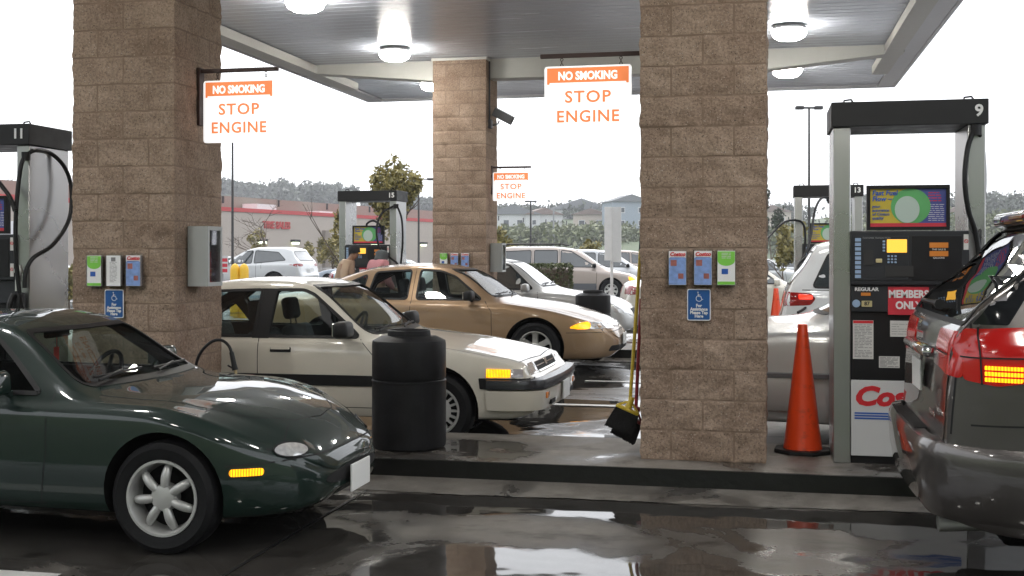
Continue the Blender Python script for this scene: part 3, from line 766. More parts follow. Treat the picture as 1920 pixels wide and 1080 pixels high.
# ================================================================== canopy
CX0, CX1, CY0, CY1, CZ = -7.45, 2.26, -9.0, 21.55, 4.515
m_, nt_, b_ = newmat('canopy_white')
b_.inputs['Base Color'].default_value = (.60, .64, .73, 1); b_.inputs['Roughness'].default_value = .2
tcn = nt_.nodes.new('ShaderNodeTexCoord'); mpn = nt_.nodes.new('ShaderNodeMapping'); mpn.inputs['Scale'].default_value = (.25, 4, 1)
nn_ = nt_.nodes.new('ShaderNodeTexNoise'); nn_.inputs['Scale'].default_value = 2.0; nn_.inputs['Detail'].default_value = 6
mr_ = nt_.nodes.new('ShaderNodeMapRange'); mr_.inputs[3].default_value = .14; mr_.inputs[4].default_value = .34
nt_.links.new(tcn.outputs['Object'], mpn.inputs[0]); nt_.links.new(mpn.outputs[0], nn_.inputs['Vector']); nt_.links.new(nn_.outputs[0], mr_.inputs[0]); nt_.links.new(mr_.outputs[0], b_.inputs['Roughness'])
simple('beam_cream', (.55, .55, .52), .45, var=.06)
simple('fascia_white', (.6, .61, .64), .4, var=.05)
canopy = empty('canopy', (0, 0, 0), 0, 'white ribbed metal canopy roof over the fuel pumps', 'canopy')
m = MB(); y = CY0+.05; vs = []; xa, xb = CX0+.06, CX1-.06
prof = []
while y < CY1-.06:
    for dy, dz in ((0, 0), (.168, 0), (.174, .016), (.184, .016), (.190, 0)): prof.append((min(y+dy, CY1-.05), CZ+dz+ .0))
    y += .2
n = len(prof)
for i in range(n-1):
    if prof[i+1][0]-prof[i][0] < 1e-6: continue
    (ya, za), (yb, zb) = prof[i], prof[i+1]
    b = len(m.v); m.v += [(xa, ya, za), (xb, ya, za), (xb, yb, zb), (xa, yb, zb)]; m.f.append((b, b+3, b+2, b+1)); m.m.append(0)
m.build('deck', 'canopy_white', canopy, fix=False)
boxpart('roof_top', (CX0+.05, CX1-.05, CY0+.05, CY1-.05, CZ+.06, CZ+.9), 'fascia_white', canopy)
m = MB()
for (a, b, c, d) in ((CX0, CX1, CY0, CY0+.05), (CX0, CX1, CY1-.05, CY1), (CX0, CX0+.05, CY0+.05, CY1-.05), (CX1-.05, CX1, CY0+.05, CY1-.05)): m.box(a, b, c, d, CZ-.055, CZ+.95)
m.build('fascia', 'fascia_white', canopy)
m = MB()   # inner flange along the sides
for (a, b) in ((CX0+.05, CX0+.30), (CX1-.30, CX1-.05)): m.box(a, b, CY0+.05, CY1-.05, CZ-.045, CZ-.012)
m.build('gutter', 'fascia_white', canopy)
# tapered cantilever beams over the pillars
for yb in (8.0, 17.25):
    m = MB(); y0, y1 = yb+.18, yb+.48
    xs = [CX0+.3, PX[0]-.42, PX[1]+.42, CX1-.3]; zs = [CZ-.11, CZ-.30, CZ-.30, CZ-.11]
    vs = []
    for x, z in zip(xs, zs): vs += [(x, y0, CZ-.001), (x, y1, CZ-.001), (x, y1, z), (x, y0, z)]
    fs = [(i*4+k, i*4+(k+1) % 4, i*4+4+(k+1) % 4, i*4+4+k) for i in range(3) for k in range(4)]+[(0, 1, 2, 3), (12, 15, 14, 13)]
    m.add(vs, fs); m.build('beam', 'beam_cream', canopy)
    for px in ((PX[0], PX[1]) if yb < 9 else (-4.5, -.38)):
        boxpart('pillar_cap', (px-PW/2-.02, px+PW/2+.02, (7.9 if yb < 9 else 17.2)-.02, (7.9 if yb < 9 else 17.2)+PD+.02, CZ-.045, CZ-.006), 'beam_cream', canopy)
m = MB()
for x in (CX0+.34, CX1-.58): m.box(x, x+.24, CY0+.06, CY1-2.2, CZ-.14, CZ-.013)
m.build('side_channel', 'beam_cream', canopy)
# lamps
simple('lamp_glow', (1, 1, .97), .3, emit=(1.0, .96, .88), es=62)
simple('lamp_metal', (.5, .5, .5), .35, metal=.6)
def canopy_lamp(x, y, label):
    o = empty('canopy_lamp', (x, y, CZ), 0, label, 'lamp', 'round lamps under the canopy')
    m = MB(); m.lathe([(.0, -.002), (.18, -.002), (.215, -.03), (.225, -.055), (.22, -.065), (.0, -.065)], 28); m.build('housing', 'lamp_metal', o, smooth=True)
    m = MB(); m.lathe([(.222, -.066), (.226, -.10), (.20, -.15), (.14, -.185), (.0, -.195)], 28); m.build('lens', 'lamp_glow', o, smooth=True)
    return o
LAMPS = [(-5.2, 16.2, 'glowing round lamp left of the camera pillar, nearer the middle of the canopy'), (-5.15, 12.7, 'glowing round lamp at the top edge of the photo, left of centre'),
    (.33, 15.7, 'brightest glowing round lamp right of the near pillar, in front of the beam'), (.37, 19.0, 'glowing round lamp just behind the cream beam on the right'),
    (-5.5, 19.3, 'small glowing round lamp half hidden left of the camera pillar'), (.3, 12.4, 'glowing round lamp above the right lane, out of the frame'),
    (-5.1, 9.0, 'glowing round lamp above the left pillar, out of the frame'), (.3, 5.6, 'glowing round lamp overhead to the right'), (.3, 2.4, 'glowing round lamp over the camera to the right'), (-5.1, 1.8, 'glowing round lamp over the camera to the left'), (.3, -1, 'glowing round lamp behind the camera to the right'), (-5.1, -1.4, 'glowing round lamp behind the camera to the left'), (-5.1, 5.2, 'glowing round lamp overhead to the left')]
for a in LAMPS: canopy_lamp(*a)

# ================================================================== warehouse
simple('stucco', (.42, .365, .315), .9, bump=.2, bscale=3, var=.06, vscale=.3)
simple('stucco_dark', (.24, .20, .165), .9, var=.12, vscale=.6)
simple('stripe_red', (.48, .05, .05), .7, var=.1)
simple('letters_red', (.45, .045, .04), .7)
simple('roof_white', (.7, .7, .7), .6)
A = at_d(-300, V0, 1/(.00763+5e-6*710)); B = at_d(900, V0, 1/(.00763-5e-6*490)); A.z = B.z = 0
wh = empty('warehouse', A, math.atan2(B.y-A.y, B.x-A.x), 'long beige warehouse store with a red stripe, far left behind the car park', 'building')
LW = (B-A).length
boxpart('wall', (0, LW, 0, 60, -.5, 6.4), 'stucco', wh)
boxpart('parapet_stripe', (-.1, LW+.1, -.12, 60.1, 6.4, 6.86), 'stripe_red', wh)
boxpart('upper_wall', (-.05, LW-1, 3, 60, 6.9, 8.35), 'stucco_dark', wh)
for k in range(16): boxpart('pilaster', (6+k*11, 6.2+k*11, 2.85, 3, 7.5, 8.3), 'gap', wh)
def wall_s(u):    # distance along the facade at which sight line u meets it
    k = (u-960)/FPX; d = Vector((k*CT-ST, k*ST+CT)); a = Vector((A.x, A.y)); e = Vector((B.x-A.x, B.y-A.y)).normalized()
    det = d.x*(-e.y)+e.x*d.y; t = (a.x*(-e.y)+e.x*a.y)/det; p = d*t; return (p-a).dot(e)
s0 = wall_s(518)
text('TIRE SALES', 1.15, (s0, -.08, 5.0), 'letters_red', wh, name='lettering', ext=.06, off=.05, sx=1.0)
boxpart('roof_unit', (wall_s(486), wall_s(522), .3, 2.4, 6.87, 7.5), 'roof_white', wh)
boxpart('roof_unit', (wall_s(603), wall_s(628), .3, 2.4, 6.87, 7.1), 'roof_white', wh)
boxpart('downpipe', (wall_s(604), wall_s(614), -.5, -.01, 0, 4.6), 'stucco_dark', wh)
simple('wall_lamp_glow', (.9, 1, .8), .4, emit=(.85, 1, .7), es=2.2)
for u in (487, 549, 697, 745, 790):
    s_ = wall_s(u); m = MB(); m.bbox(s_-.55, s_+.55, -.8, -.01, 3.05, 3.35, .05); o = m.build('wall_lamp', 'gap', wh)
    m = MB(); m.bbox(s_-.4, s_+.4, -.7, -.1, 2.75, 3.04, .05); m.build('lamp_lens', 'wall_lamp_glow', o)
for k, u in enumerate((20, -60)):
    boxpart('doorway', (wall_s(u-30), wall_s(u+30), -.2, -.01, 0, 4.5), 'roof_white', wh)

# ================================================================== vegetation
def leafmat(name, c1, c2, tr=.3, scale=1.2):
    m, nt, b = newmat(name); N = nt.nodes; L = nt.links
    g = N.new('ShaderNodeNewGeometry'); mx = N.new('ShaderNodeMix'); mx.data_type = 'RGBA'; mx.inputs[6].default_value = (*c1, 1); mx.inputs[7].default_value = (*c2, 1)
    tc = N.new('ShaderNodeTexCoord'); n = N.new('ShaderNodeTexNoise'); n.inputs['Scale'].default_value = scale; L.new(tc.outputs['Object'], n.inputs['Vector'])
    ad = N.new('ShaderNodeMath'); ad.operation = 'ADD'; L.new(g.outputs['Random Per Island'], ad.inputs[0]); L.new(n.outputs[0], ad.inputs[1])
    hf = N.new('ShaderNodeMapRange'); hf.inputs[1].default_value = .25; hf.inputs[2].default_value = 1.25; L.new(ad.outputs[0], hf.inputs[0])
    L.new(hf.outputs[0], mx.inputs[0]); L.new(mx.outputs[2], b.inputs['Base Color']); b.inputs['Roughness'].default_value = .6
    return m
leafmat('leaf_olive', (.05, .055, .018), (.30, .25, .08))
leafmat('leaf_yellow', (.09, .085, .02), (.26, .22, .07))
leafmat('leaf_hedge', (.02, .032, .01), (.075, .09, .025), scale=5)
leafmat('leaf_far', (.038, .05, .036), (.065, .08, .052), scale=.08)
leafmat('leaf_scrub', (.05, .07, .025), (.13, .15, .06), scale=.1)
simple('bark', (.10, .075, .055), .9, bump=.6, bscale=20, var=.3)
simple('timber', (.32, .19, .10), .8, var=.2)
simple('grass_hill', (.075, .10, .05), .95, var=.45, vscale=.06)
def leaves(m, c, rx, ry, rz, n, size, rng, shell=.35):
    for _ in range(n):
        while 1:
            p = Vector((rng.uniform(-1, 1), rng.uniform(-1, 1), rng.uniform(-1, 1)))
            if shell < p.length < 1: break
        q = Vector((c[0]+p.x*rx, c[1]+p.y*ry, c[2]+p.z*rz)); s = size*rng.uniform(.6, 1.4)
        a = Vector((rng.gauss(0, 1), rng.gauss(0, 1), rng.gauss(0, 1))).normalized(); b = a.cross(Vector((rng.gauss(0, 1), rng.gauss(0, 1), rng.gauss(0, 1)))).normalized()
        i = len(m.v); m.v += [tuple(q-a*s), tuple(q+b*s*.45), tuple(q+a*s), tuple(q-b*s*.45)]; m.f.append((i, i+1, i+2, i+3)); m.m.append(0)
def branches(m, p, d, ln, r, depth, rng, tips, spread=.6):
    q = p+d*ln; mid = p+d*ln*.5+Vector((rng.gauss(0, 1), rng.gauss(0, 1), rng.gauss(0, .5)))*ln*.04
    m.tube([p, mid, q], [r, r*.8, r*.62], 6)
    if depth == 0: tips.append(q); return
    for k in range(rng.choice((2, 3))):
        nd = (d+Vector((rng.gauss(0, 1), rng.gauss(0, 1), rng.gauss(.15, .6)))*spread).normalized()
        branches(m, q, nd, ln*rng.uniform(.6, .85), r*.6, depth-1, rng, tips, spread)
def tree(name, label, loc, h, crown, nleaf, size, mat, seed, th=.4, tr=.09, cat='tree', group=None, depth=3, clumps=None):
    rng = random.Random(seed); o = empty(name, loc, 0, label, cat, group)
    t = MB(); tips = []; branches(t, Vector((0, 0, -.1)), Vector((rng.gauss(0, .03), rng.gauss(0, .03), 1)).normalized(), h*th, tr, depth, rng, tips, .45)
    t.build('trunk', 'bark', o, smooth=True)
    m = MB(); cz = h-crown[2]
    K = clumps or 14
    for k in range(K):
        v = Vector((rng.gauss(0, 1), rng.gauss(0, 1), rng.gauss(0, 1))).normalized()*rng.uniform(.3, .85)
        c = (v.x*crown[0], v.y*crown[1], cz+v.z*crown[2]); rr = rng.uniform(.22, .45)
        leaves(m, c, crown[0]*rr, crown[1]*rr, crown[2]*rr, nleaf//K, size, rng, .0)
    m.build('crown', mat, o, fix=False); return o
p = at_d(742, V0, 38); tree('leafy_tree', 'tall leafy olive-green tree rising behind pump fifteen', (p.x, p.y, 0), 4.75, (.95, .95, 1.35), 4200, .10, 'leaf_olive', 3, th=.32, clumps=26)
p = at_d(640, V0, 34); o = tree('young_tree', 'young tree on a tan stake left of pump fifteen', (p.x, p.y, 0), 3.1, (.38, .38, .95), 900, .075, 'leaf_olive', 8, th=.4, tr=.04)
p2 = at_d(646, V0, 33.6); m = MB(); m.tube([(p2.x-p.x, p2.y-p.y, 0), (p2.x-p.x, p2.y-p.y, 2.1)], .06, 8); m.build('stake', 'timber', o, smooth=True)
p = at_d(503, V0, 60); o = empty('bare_tree', (p.x, p.y, 0), 0, 'leafless spreading tree in front of the warehouse wall', 'tree')
t = MB(); rng = random.Random(21); tips = []; branches(t, Vector((0, 0, -.1)), Vector((0, 0, 1)), 1.4, .10, 5, rng, tips, .75); t.build('trunk', 'bark', o, smooth=True)
for u, zc, h, r, n, lab, sd in ((478, 66, 3.0, .9, 700, 'sparse shrub before the warehouse, left of the bare tree', 4), (573, 70, 2.4, .7, 500, 'small round shrub before the warehouse under the lettering', 5), (624, 62, 3.1, 1.15, 900, 'wide loose shrub before the warehouse beside the young tree', 6),
        (940, 46, 2.6, .75, 900, 'yellow-green bush just right of the camera pillar', 7), (975, 44, 1.9, .55, 500, 'low bush under the tall twin lamp', 17), (1098, 52, 2.3, .75, 800, 'yellow-green bush above the tan minivan', 9), (1470, 40, 2.9, .8, 1000, 'bush seen between the near pillar and pump thirteen', 10), (1448, 60, 5.2, 1.0, 900, 'dark tree top peeping out right of the near pillar', 11), (130, 34, 1.2, .6, 900, 'dark green shrub between pump eleven and the left pillar', 12)):
    p = at_d(u, V0, zc); tree('bush', lab, (p.x, p.y, 0), h, (r, r, h*.38), n, .11, 'leaf_yellow' if sd in (7, 9, 17, 10) else ('leaf_far' if sd == 11 else 'leaf_olive'), sd, th=.25, tr=.05, cat='bush', clumps=9, depth=2)
# clipped hedge
p = at_d(1018, V0, 28); hd = empty('clipped_hedge', (p.x, p.y, 0), TH, 'clipped boxy green hedge in front of the tan minivan', 'hedge'); rng = random.Random(2)
m = MB(); m.bbox(-.62, .62, -.32, .32, .02, 1.20, .12, seg=2); m.build('stem', 'bark', hd)
m = MB()
for _ in range(5200):
    f = rng.random(); x, y, z = rng.uniform(-.66, .66), rng.uniform(-.36, .36), rng.uniform(.05, 1.27)
    k = rng.choice('xyYz')
    if k == 'x': x = rng.choice((-.67, .67))+rng.gauss(0, .02)
    elif k in 'yY': y = rng.choice((-.37, .37))+rng.gauss(0, .02)
    else: z = 1.27+rng.gauss(0, .02)
    s = rng.uniform(.02, .045); a = Vector((rng.gauss(0, 1), rng.gauss(0, 1), rng.gauss(0, 1))).normalized(); b = a.cross(Vector((rng.gauss(0, 1), rng.gauss(0, 1), rng.gauss(0, 1)))).normalized()
    q = Vector((x, y, z)); i = len(m.v); m.v += [tuple(q-a*s), tuple(q+b*s*.6), tuple(q+a*s), tuple(q-b*s*.6)]; m.f.append((i, i+1, i+2, i+3)); m.m.append(0)
m.build('foliage', 'leaf_hedge', hd, fix=False)

# ================================================================== hills and the town on them
def hill(name, knots, depth, mat, seed):
    """knots: (u, v_top, zc): ridge heights along sight lines; the slope falls towards the camera"""
    m = MB(); top = []; rows = 10
    f = pchip([(k[0], k[1]) for k in knots]); g = pchip([(k[0], k[2]) for k in knots])
    us = [knots[0][0]+(knots[-1][0]-knots[0][0])*i/60 for i in range(61)]
    for i, u in enumerate(us):
        r = at_d(u, f(u), g(u)); 
        for j in range(rows+1):
            t = j/rows; q = at_d(u, V0, g(u)-depth*t); z = r.z*(1-t)**1.2*(1+.06*noise.noise(Vector((u*.02, t*3, seed))))-.3*t
            m.v.append((q.x, q.y, z))
    for i in range(60):
        for j in range(rows): m.f.append((i*(rows+1)+j, i*(rows+1)+j+1, (i+1)*(rows+1)+j+1, (i+1)*(rows+1)+j)); m.m.append(0)
    # back slope
    return tag(m.build(name, mat, smooth=True), kind='structure')
hill('hill', [(-500, 372, 520), (-100, 362, 520), (150, 360, 520), (420, 358, 500), (560, 372, 500), (700, 392, 480), (860, 420, 450), (1000, 440, 420)], 170, 'grass_hill', 1.0)
hill('hill', [(700, 412, 420), (930, 396, 380), (1050, 402, 360), (1170, 396, 350), (1250, 398, 350), (1500, 410, 380), (1700, 400, 400), (1900, 400, 380), (2300, 396, 380)], 210, 'grass_hill', 2.0)
def wood(name, label, spans, mat, seed, zcj=20):
    rng = random.Random(seed); m = MB()
    for (u0, u1, vt0, vt1, vb, zc, n, w) in spans:
        for _ in range(n):
            t = rng.random(); u = u0+(u1-u0)*t; vt = vt0+(vt1-vt0)*t+rng.gauss(0, 3.5); z_ = zc+rng.uniform(-zcj, zcj)
            a = at_d(u, vt, z_); b = at_d(u, vb, z_); h = a.z-b.z; r = w*rng.uniform(.6, 1.3)
            K = 7
            for k in range(K):
                q = k/(K-1); c = (a.x+rng.gauss(0, r*.35), a.y+rng.gauss(0, r*.35), b.z+h*(.25+.7*q)); rr = r*(1.0-.55*q)*rng.uniform(.6, 1.1)
                leaves(m, c, rr, rr, rr*.8, 34, .045*zc/20, rng, .2)
    o = m.build(name, mat, fix=False); return tag(o, label, 'wood', kind='stuff')
wood('wooded_ridge', 'misty belt of tall trees along the ridge behind the warehouse', [(-40, 400, 352, 350, 385, 500, 60, 7), (400, 520, 345, 352, 385, 500, 30, 7), (515, 650, 350, 356, 392, 470, 34, 7), (690, 820, 372, 378, 410, 460, 16, 6)], 'leaf_far', 5)
wood('wooded_hillside', 'belt of trees on the hill behind the houses', [(920, 1110, 396, 394, 416, 370, 40, 6), (1080, 1260, 396, 386, 412, 350, 34, 6.5), (1430, 1500, 398, 392, 425, 340, 12, 6), (1590, 1720, 372, 382, 420, 330, 24, 7), (1720, 1960, 384, 372, 425, 330, 50, 7)], 'leaf_far', 6)
wood('hillside_scrub', 'green scrub and small trees on the slope below the houses', [(920, 1200, 434, 428, 470, 225, 46, 4), (1000, 1130, 424, 432, 462, 270, 14, 4), (1430, 1500, 428, 432, 465, 220, 12, 4), (1590, 1960, 410, 410, 455, 230, 44, 5)], 'leaf_scrub', 7, 25)
simple('house_white', (.55, .56, .56), .8, var=.06); simple('house_grey', (.28, .33, .38), .8, var=.06); simple('house_tan', (.48, .42, .36), .8, var=.06)
simple('roof_grey', (.16, .17, .18), .8, var=.15); simple('roof_brown', (.2, .15, .13), .8, var=.15); simple('window_dark', (.05, .06, .07), .15)
def house(label, u, vb, zc, w, h, dp, wall, roof, rot=0.0, floors=1, flat=False):
    p = at_d(u, vb, zc); o = empty('hillside_house', p, TH+rot, label, 'house', 'houses on the hillside')
    boxpart('wall', (-w/2, w/2, 0, dp, -4, h), wall, o)
    m = MB()
    if flat: m.box(-w/2-.4, w/2+.4, -.4, dp+.4, h, h+.4)
    else: m.prism([(-w/2-.5, h), (0, h+w*.18), (w/2+.5, h)], -.5, dp+.5, 'y')
    m.build('roof', roof, o)
    for f in range(floors):
        for k in range(max(2, int(w/3.2))):
            x = -w/2+w*(k+.5)/max(2, int(w/3.2)); z = h-1.9-2.9*f
            fr = boxpart('window', (x-.75, x+.75, -.08, -.005, z-.65, z+.65), 'house_white', o); boxpart('pane', (x-.6, x+.6, -.10, -.081, z-.5, z+.5), 'window_dark', fr)
H = [('two-storey blue-grey house with white windows beside the near pillar', 1184, 432, 260, 9, 6.4, 8, 'house_grey', 'roof_grey', .2, 2, False),
     ('pale blue flat-roofed house just right of the camera pillar', 937, 424, 300, 14, 3.6, 8, 'house_grey', 'roof_grey', .1, 1, True),
     ('low white house below the ridge, left of the tall twin lamp', 962, 427, 280, 13, 3.2, 8, 'house_white', 'roof_grey', -.1, 1, False),
     ('white house partly behind dark trees near the twin lamp', 1020, 429, 280, 9, 3.4, 8, 'house_white', 'roof_brown', .2, 1, False),
     ('cream house on the slope left of the white road sign', 1107, 430, 270, 8, 3.4, 8, 'house_tan', 'roof_brown', -.2, 1, False),
     ('long white house high on the ridge above the scrub', 1090, 416, 330, 18, 3.4, 8, 'house_white', 'roof_grey', .1, 1, False),
     ('tan house on the slope seen past pump thirteen', 1448, 424, 280, 9, 3.4, 8, 'house_tan', 'roof_brown', 0, 1, False),
     ('white house on the slope at the far right behind pump nine', 1735, 421, 300, 10, 3.4, 8, 'house_white', 'roof_grey', .2, 1, False),
     ('grey house on the slope above the dark people carrier', 1795, 424, 290, 8, 3.4, 8, 'house_grey', 'roof_brown', -.2, 1, False)]
for a in H: house(*a)
# unseen bank added behind the camera to block sky light and its reflections
m = MB(); N_ = 48
for i in range(N_+1):
    a = PI*.97+PI*1.06*i/N_; 
    for j, (rr, hh) in enumerate(((34, -.2), (40, 5.5), (48, 10), (60, 14))):
        k = 1+.18*noise.noise(Vector((i*.5, j*.7, 3))); m.v.append((-2+rr*math.cos(a)*1.3, 4+rr*math.sin(a), hh*k))
for i in range(N_):
    for j in range(3): m.f.append((i*4+j, i*4+4+j, i*4+5+j, i*4+1+j)); m.m.append(0)
tag(m.build('hill', 'grass_hill', smooth=True), kind='structure')
# ---- light poles
simple('pole_dark', (.035, .033, .032), .6)
simple('pole_grey', (.25, .26, .27), .5)
def light_pole(label, u, vtop, zc, r=.08, head='twin', mat='pole_dark', hs=1.0):
    p = at_d(u, vtop, zc); o = empty('light_pole', (p.x, p.y, 0), TH, label, 'light pole', 'car park light poles')
    m = MB(); m.tube([(0, 0, 0), (0, 0, p.z)], [r*1.2, r*.8], 10); m.lathe([(r*2.4, 0), (r*2.4, .6), (r*1.3, .62)], 12); m.build('pole', mat, o, smooth=True)
    m = MB(); 
    if head == 'twin':
        m.box(-.5*hs, .5*hs, -.04, .04, p.z-.02, p.z+.05)
        for s in (-1, 1): m.bbox((s*.62-.26)*hs, (s*.62+.26)*hs, -.2*hs, .2*hs, p.z-.08*hs, p.z+.14*hs, .03*hs)
    elif head == 'arm': 
        m.box(-.05, .7, -.03, .03, p.z, p.z+.06); m.bbox(.5, 1.2, -.18, .18, p.z-.04, p.z+.1, .04)
    if head: m.build('lamp_head', mat, o)
light_pole('tall dark pole with two box heads between the near pillar and pump nine', 1517, 203, 46, .05, hs=.6)
light_pole('tall dark pole left of the warehouse lettering, thin and without a lamp', 436, 262, 42, .045, None)
light_pole('twin-headed lamp pole in front of the hillside houses', 995, 378, 62, .05, hs=.36)
light_pole('single-arm lamp pole behind the leafy tree', 785, 337, 70, .06, 'arm')
light_pole('thin grey utility pole on the ridge between the trees', 1038, 388, 200, .15, None, 'pole_grey')
# planting strip and kerb beyond the pumps
simple('mulch', (.10, .05, .035), .95, var=.5, vscale=12)
p = at_d(1190, V0, 29)
sheet('planting_bed', -6, 6, 24.6, 27.2, .004, 'mulch')
m = MB(); m.bbox(-6.15, 6.15, 24.45, 24.6, -.02, .13, .02); m.bbox(-6.15, 6.15, 27.2, 27.35, -.02, .13, .02); tag(m.build('kerb', 'island_concrete'), kind='structure')
m = MB()
for i in range(8):
    for row, y in enumerate((33, 39, 52)): m.add([(-22+i*5.8+row, y, 0), (-21.88+i*5.8+row, y, 0), (-21.88+i*5.8+row, y+5, 0), (-22+i*5.8+row, y+5, 0)], [(0, 1, 2, 3)])
tag(m.build('parking_marking', 'line_paint', fix=False), kind='structure')
# ================================================================== near vehicles
paint('paint_green', (.0022, .014, .0098), metal=0, rough=.55, dirt=.1)
paint('paint_cream', (.66, .625, .545), rough=.35)
paint('paint_gold', (.34, .225, .13), metal=.55, rough=.38, drops=.5)
paint('paint_grey', (.115, .106, .103), metal=.8, rough=.36, drops=0)
paint('paint_silver', (.54, .55, .55), metal=.35, rough=.36, drops=.2)
paint('paint_white', (.66, .67, .68), rough=.35, drops=.2)
paint('paint_tan', (.42, .36, .32), metal=.4, rough=.4)
paint('paint_bluegrey', (.25, .29, .34), metal=.5, rough=.4)
paint('paint_lightblue', (.40, .50, .56), metal=.4, rough=.4)
simple('bumper_grey', (.035, .037, .042), .25)
simple('cladding', (.12, .125, .135), .5)

def wiper(root, pj, a, b, name='wiper'):
    m = MB(); P = []
    for i in range(9):
        t = i/8; y = a[0]+(b[0]-a[0])*t; z = a[1]+(b[1]-a[1])*t
        p, n = pj.pt(y, z, 'F'); P.append(p+n*.018)
    m.tube(P, .008, 6); q = [p-Vector((0, 0, 0)) for p in P]
    m.tube([P[4]+Vector((.015, 0, .012)), P[0]+Vector((.05, -.03, -.01))], .009, 6)
    return m.build(name, 'rubber', root, smooth=True)
def plate(root, x, y, z, s, nose=True, tilt=0.0, txt=None, name='licence_plate'):
    d = 1 if nose else -1
    m = MB(); m.bbox(x-.006, x+.006, y-.15, y+.15, z-.075, z+.075, .004); o = m.build(name, 'plate', root)
    if txt: text(txt, .075, (x+d*.0075, y, z-.006), 'plate_ink', o, rot=(PI/2, 0, d*PI/2), name='plate_lettering', sx=.75, ext=.0008, off=.002)
    return o
def bumper(root, L, prof, xa, rear=True, mat=None, name='bumper', bow=.03, n=14):
    xe = L.x0 if rear else L.x1
    xs = [xa+(xe-xa)*(1-(1-i/n)**2) for i in range(n+1)]
    path = [(x, L.vals(x)[0]) for x in xs]; he = path[-1][1]; sg = -1 if rear else 1
    path += [(xe+sg*bow*(1-(k/6)**2), he*k/6) for k in (5, 4, 3, 2, 1, 0)]
    path = path+[(x, -y) for x, y in path[-2::-1]]
    m = MB(); vs = []; N = len(path); K = len(prof)
    for i, (x, y) in enumerate(path):
        a = Vector(path[max(i-1, 0)]); b = Vector(path[min(i+1, N-1)]); t = (b-a).normalized(); nn = Vector((t.y, -t.x))
        c = Vector((L.x0+1.5 if rear else L.x1-1.5, 0)); 
        if nn.dot(Vector((x, y))-c) < 0: nn = -nn
        for (o, z) in prof: vs.append((x+nn.x*o, y+nn.y*o, z))
    fs = [(i*K+k, i*K+(k+1) % K, (i+1)*K+(k+1) % K, (i+1)*K+k) for i in range(N-1) for k in range(K)]
    fs += [tuple(range(K)), tuple(range((N-1)*K, N*K))]
    m.add(vs, fs); return m.build(name, mat or L.d['paint'], root, smooth=True, angle=40)
def ell(cx, cy, rx, ry, n=20): return [(cx+rx*math.cos(2*PI*i/n), cy+ry*math.sin(2*PI*i/n)) for i in range(n)]
def cat2(p, n=4): return [tuple(q) for q in catmull(p, n)]

# ---- dark green roadster
D = dict(paint='paint_green', Rt=.289, rr=.193, ww=.185, rim='seven', rimmat='alloy_dull', wb=2.265, track=.815, ra=.325, rocker=.2,
    hw=[(-3.18, .80), (-2.3, .838), (-1.2, .815), (-.5, .82), (0, .838), (.4, .815), (.74, .79)],
    zs=[(-3.18, .42), (-3.0, .25), (-2.3, .2), (-.4, .19), (.4, .18), (.6, .19), (.69, .215), (.74, .27)],
    zb=[(-3.18, .5), (-3.0, .72), (-2.6, .79), (-2.2, .80), (-1.2, .765), (-.6, .755), (-.1, .745), (.15, .70), (.4, .595), (.6, .485), (.74, .37)],
    zt=[(-3.18, .55), (-3.1, .75), (-2.95, .84), (-2.5, .90), (-2.25, .95), (-1.95, 1.10), (-1.5, 1.205), (-1.25, 1.205), (-1.07, 1.17), (-.98, 1.13), (-.52, .835), (-.44, .815), (0, .79), (.3, .725), (.52, .63), (.64, .55), (.71, .475), (.74, .42)],
    wr=[(-3.18, .5), (-2.4, .60), (-1.9, .56), (-1.05, .54), (-.52, .67), (0, .60), (.5, .50), (.74, .38)],
    cr=[(-3.18, .03), (-2.4, .03), (-1.6, .07), (-1.0, .05), (-.5, .035), (0, .045), (.5, .05), (.77, .03)], sh=.06, mid=.55, n=4, fine=.55,
    front=(.60, .36), rear=(.4, .5), cabin=(-2.15, -.60, .25), wmid=-1.25, rmid=-1.9, wfil=.03,
    side=[[(-.74, .795), (-1.09, 1.065), (-1.2, 1.095), (-1.9, 1.06), (-2.02, .81)]],
    wscreen=[(-.61, .825), (-.50, 1.105), (.50, 1.105), (.61, .825)], rscreen=[(-.42, .98), (-.38, 1.10), (.38, 1.10), (.42, .98)],
    seats=[(-1.62, (-.36, .36))], glass='glass_soft', seath=.40, dash=(-.78, .78), wheel_y=.36, seatmat='seat_dark',
    mirror=(-.92, .80, .86, 'paint_green'),
    patches=[
        (ell(-.54, .512, .095, .031), 'F', 'parking_lamp', 'lens_clear', dict(r=.0, mirror=True, off=.008, thick=.02, step=.02)),
        ([(.355, .408), (.355, .445), (.505, .445), (.505, .408)], 'RL', 'side_marker', 'lens_amber_lit', dict(r=.017, off=.008, thick=.02)),
        (ell(0, .335, .40, .045, 28), 'F', 'grille_mouth', 'gap', dict(r=0, off=.002, thick=.006)),
    ],
    lines=[([(-.66, .80), (-.655, .5), (-.70, .22)], 'RL', .006), ([(-1.95, .81), (-1.98, .5), (-1.9, .24)], 'RL', .006),
        ([(-.66, .235), (-1.9, .235)], 'RL', .006),
        ([(.335, .46), (.5, .468), (.62, .47)], 'RL', .007), ([(-.62, .47), (-.3, .475), (0, .477), (.3, .475), (.62, .47)], 'F', .007),
        ([(-.46, -.64), (-.2, -.645), (.1, -.615), (.36, -.50), (.50, -.28), (.54, 0), (.50, .28), (.36, .50), (.1, .615), (-.2, .645), (-.46, .64)], 'T', .007),
        ([(.16, -.655), (.19, -.42), (.50, -.36), (.56, -.60), (.50, -.66)], 'T', .006), ([(.16, .655), (.19, .42), (.50, .36), (.56, .60), (.50, .66)], 'T', .006),
        ([(.47, -.66), (.44, -.80)], 'T', .005)])
roadster, pj = build_car('sports_car', 'dark green two-seat roadster with silver seven-spoke wheel in the foreground', 'car', D, (-2.989, 6.27, 0))
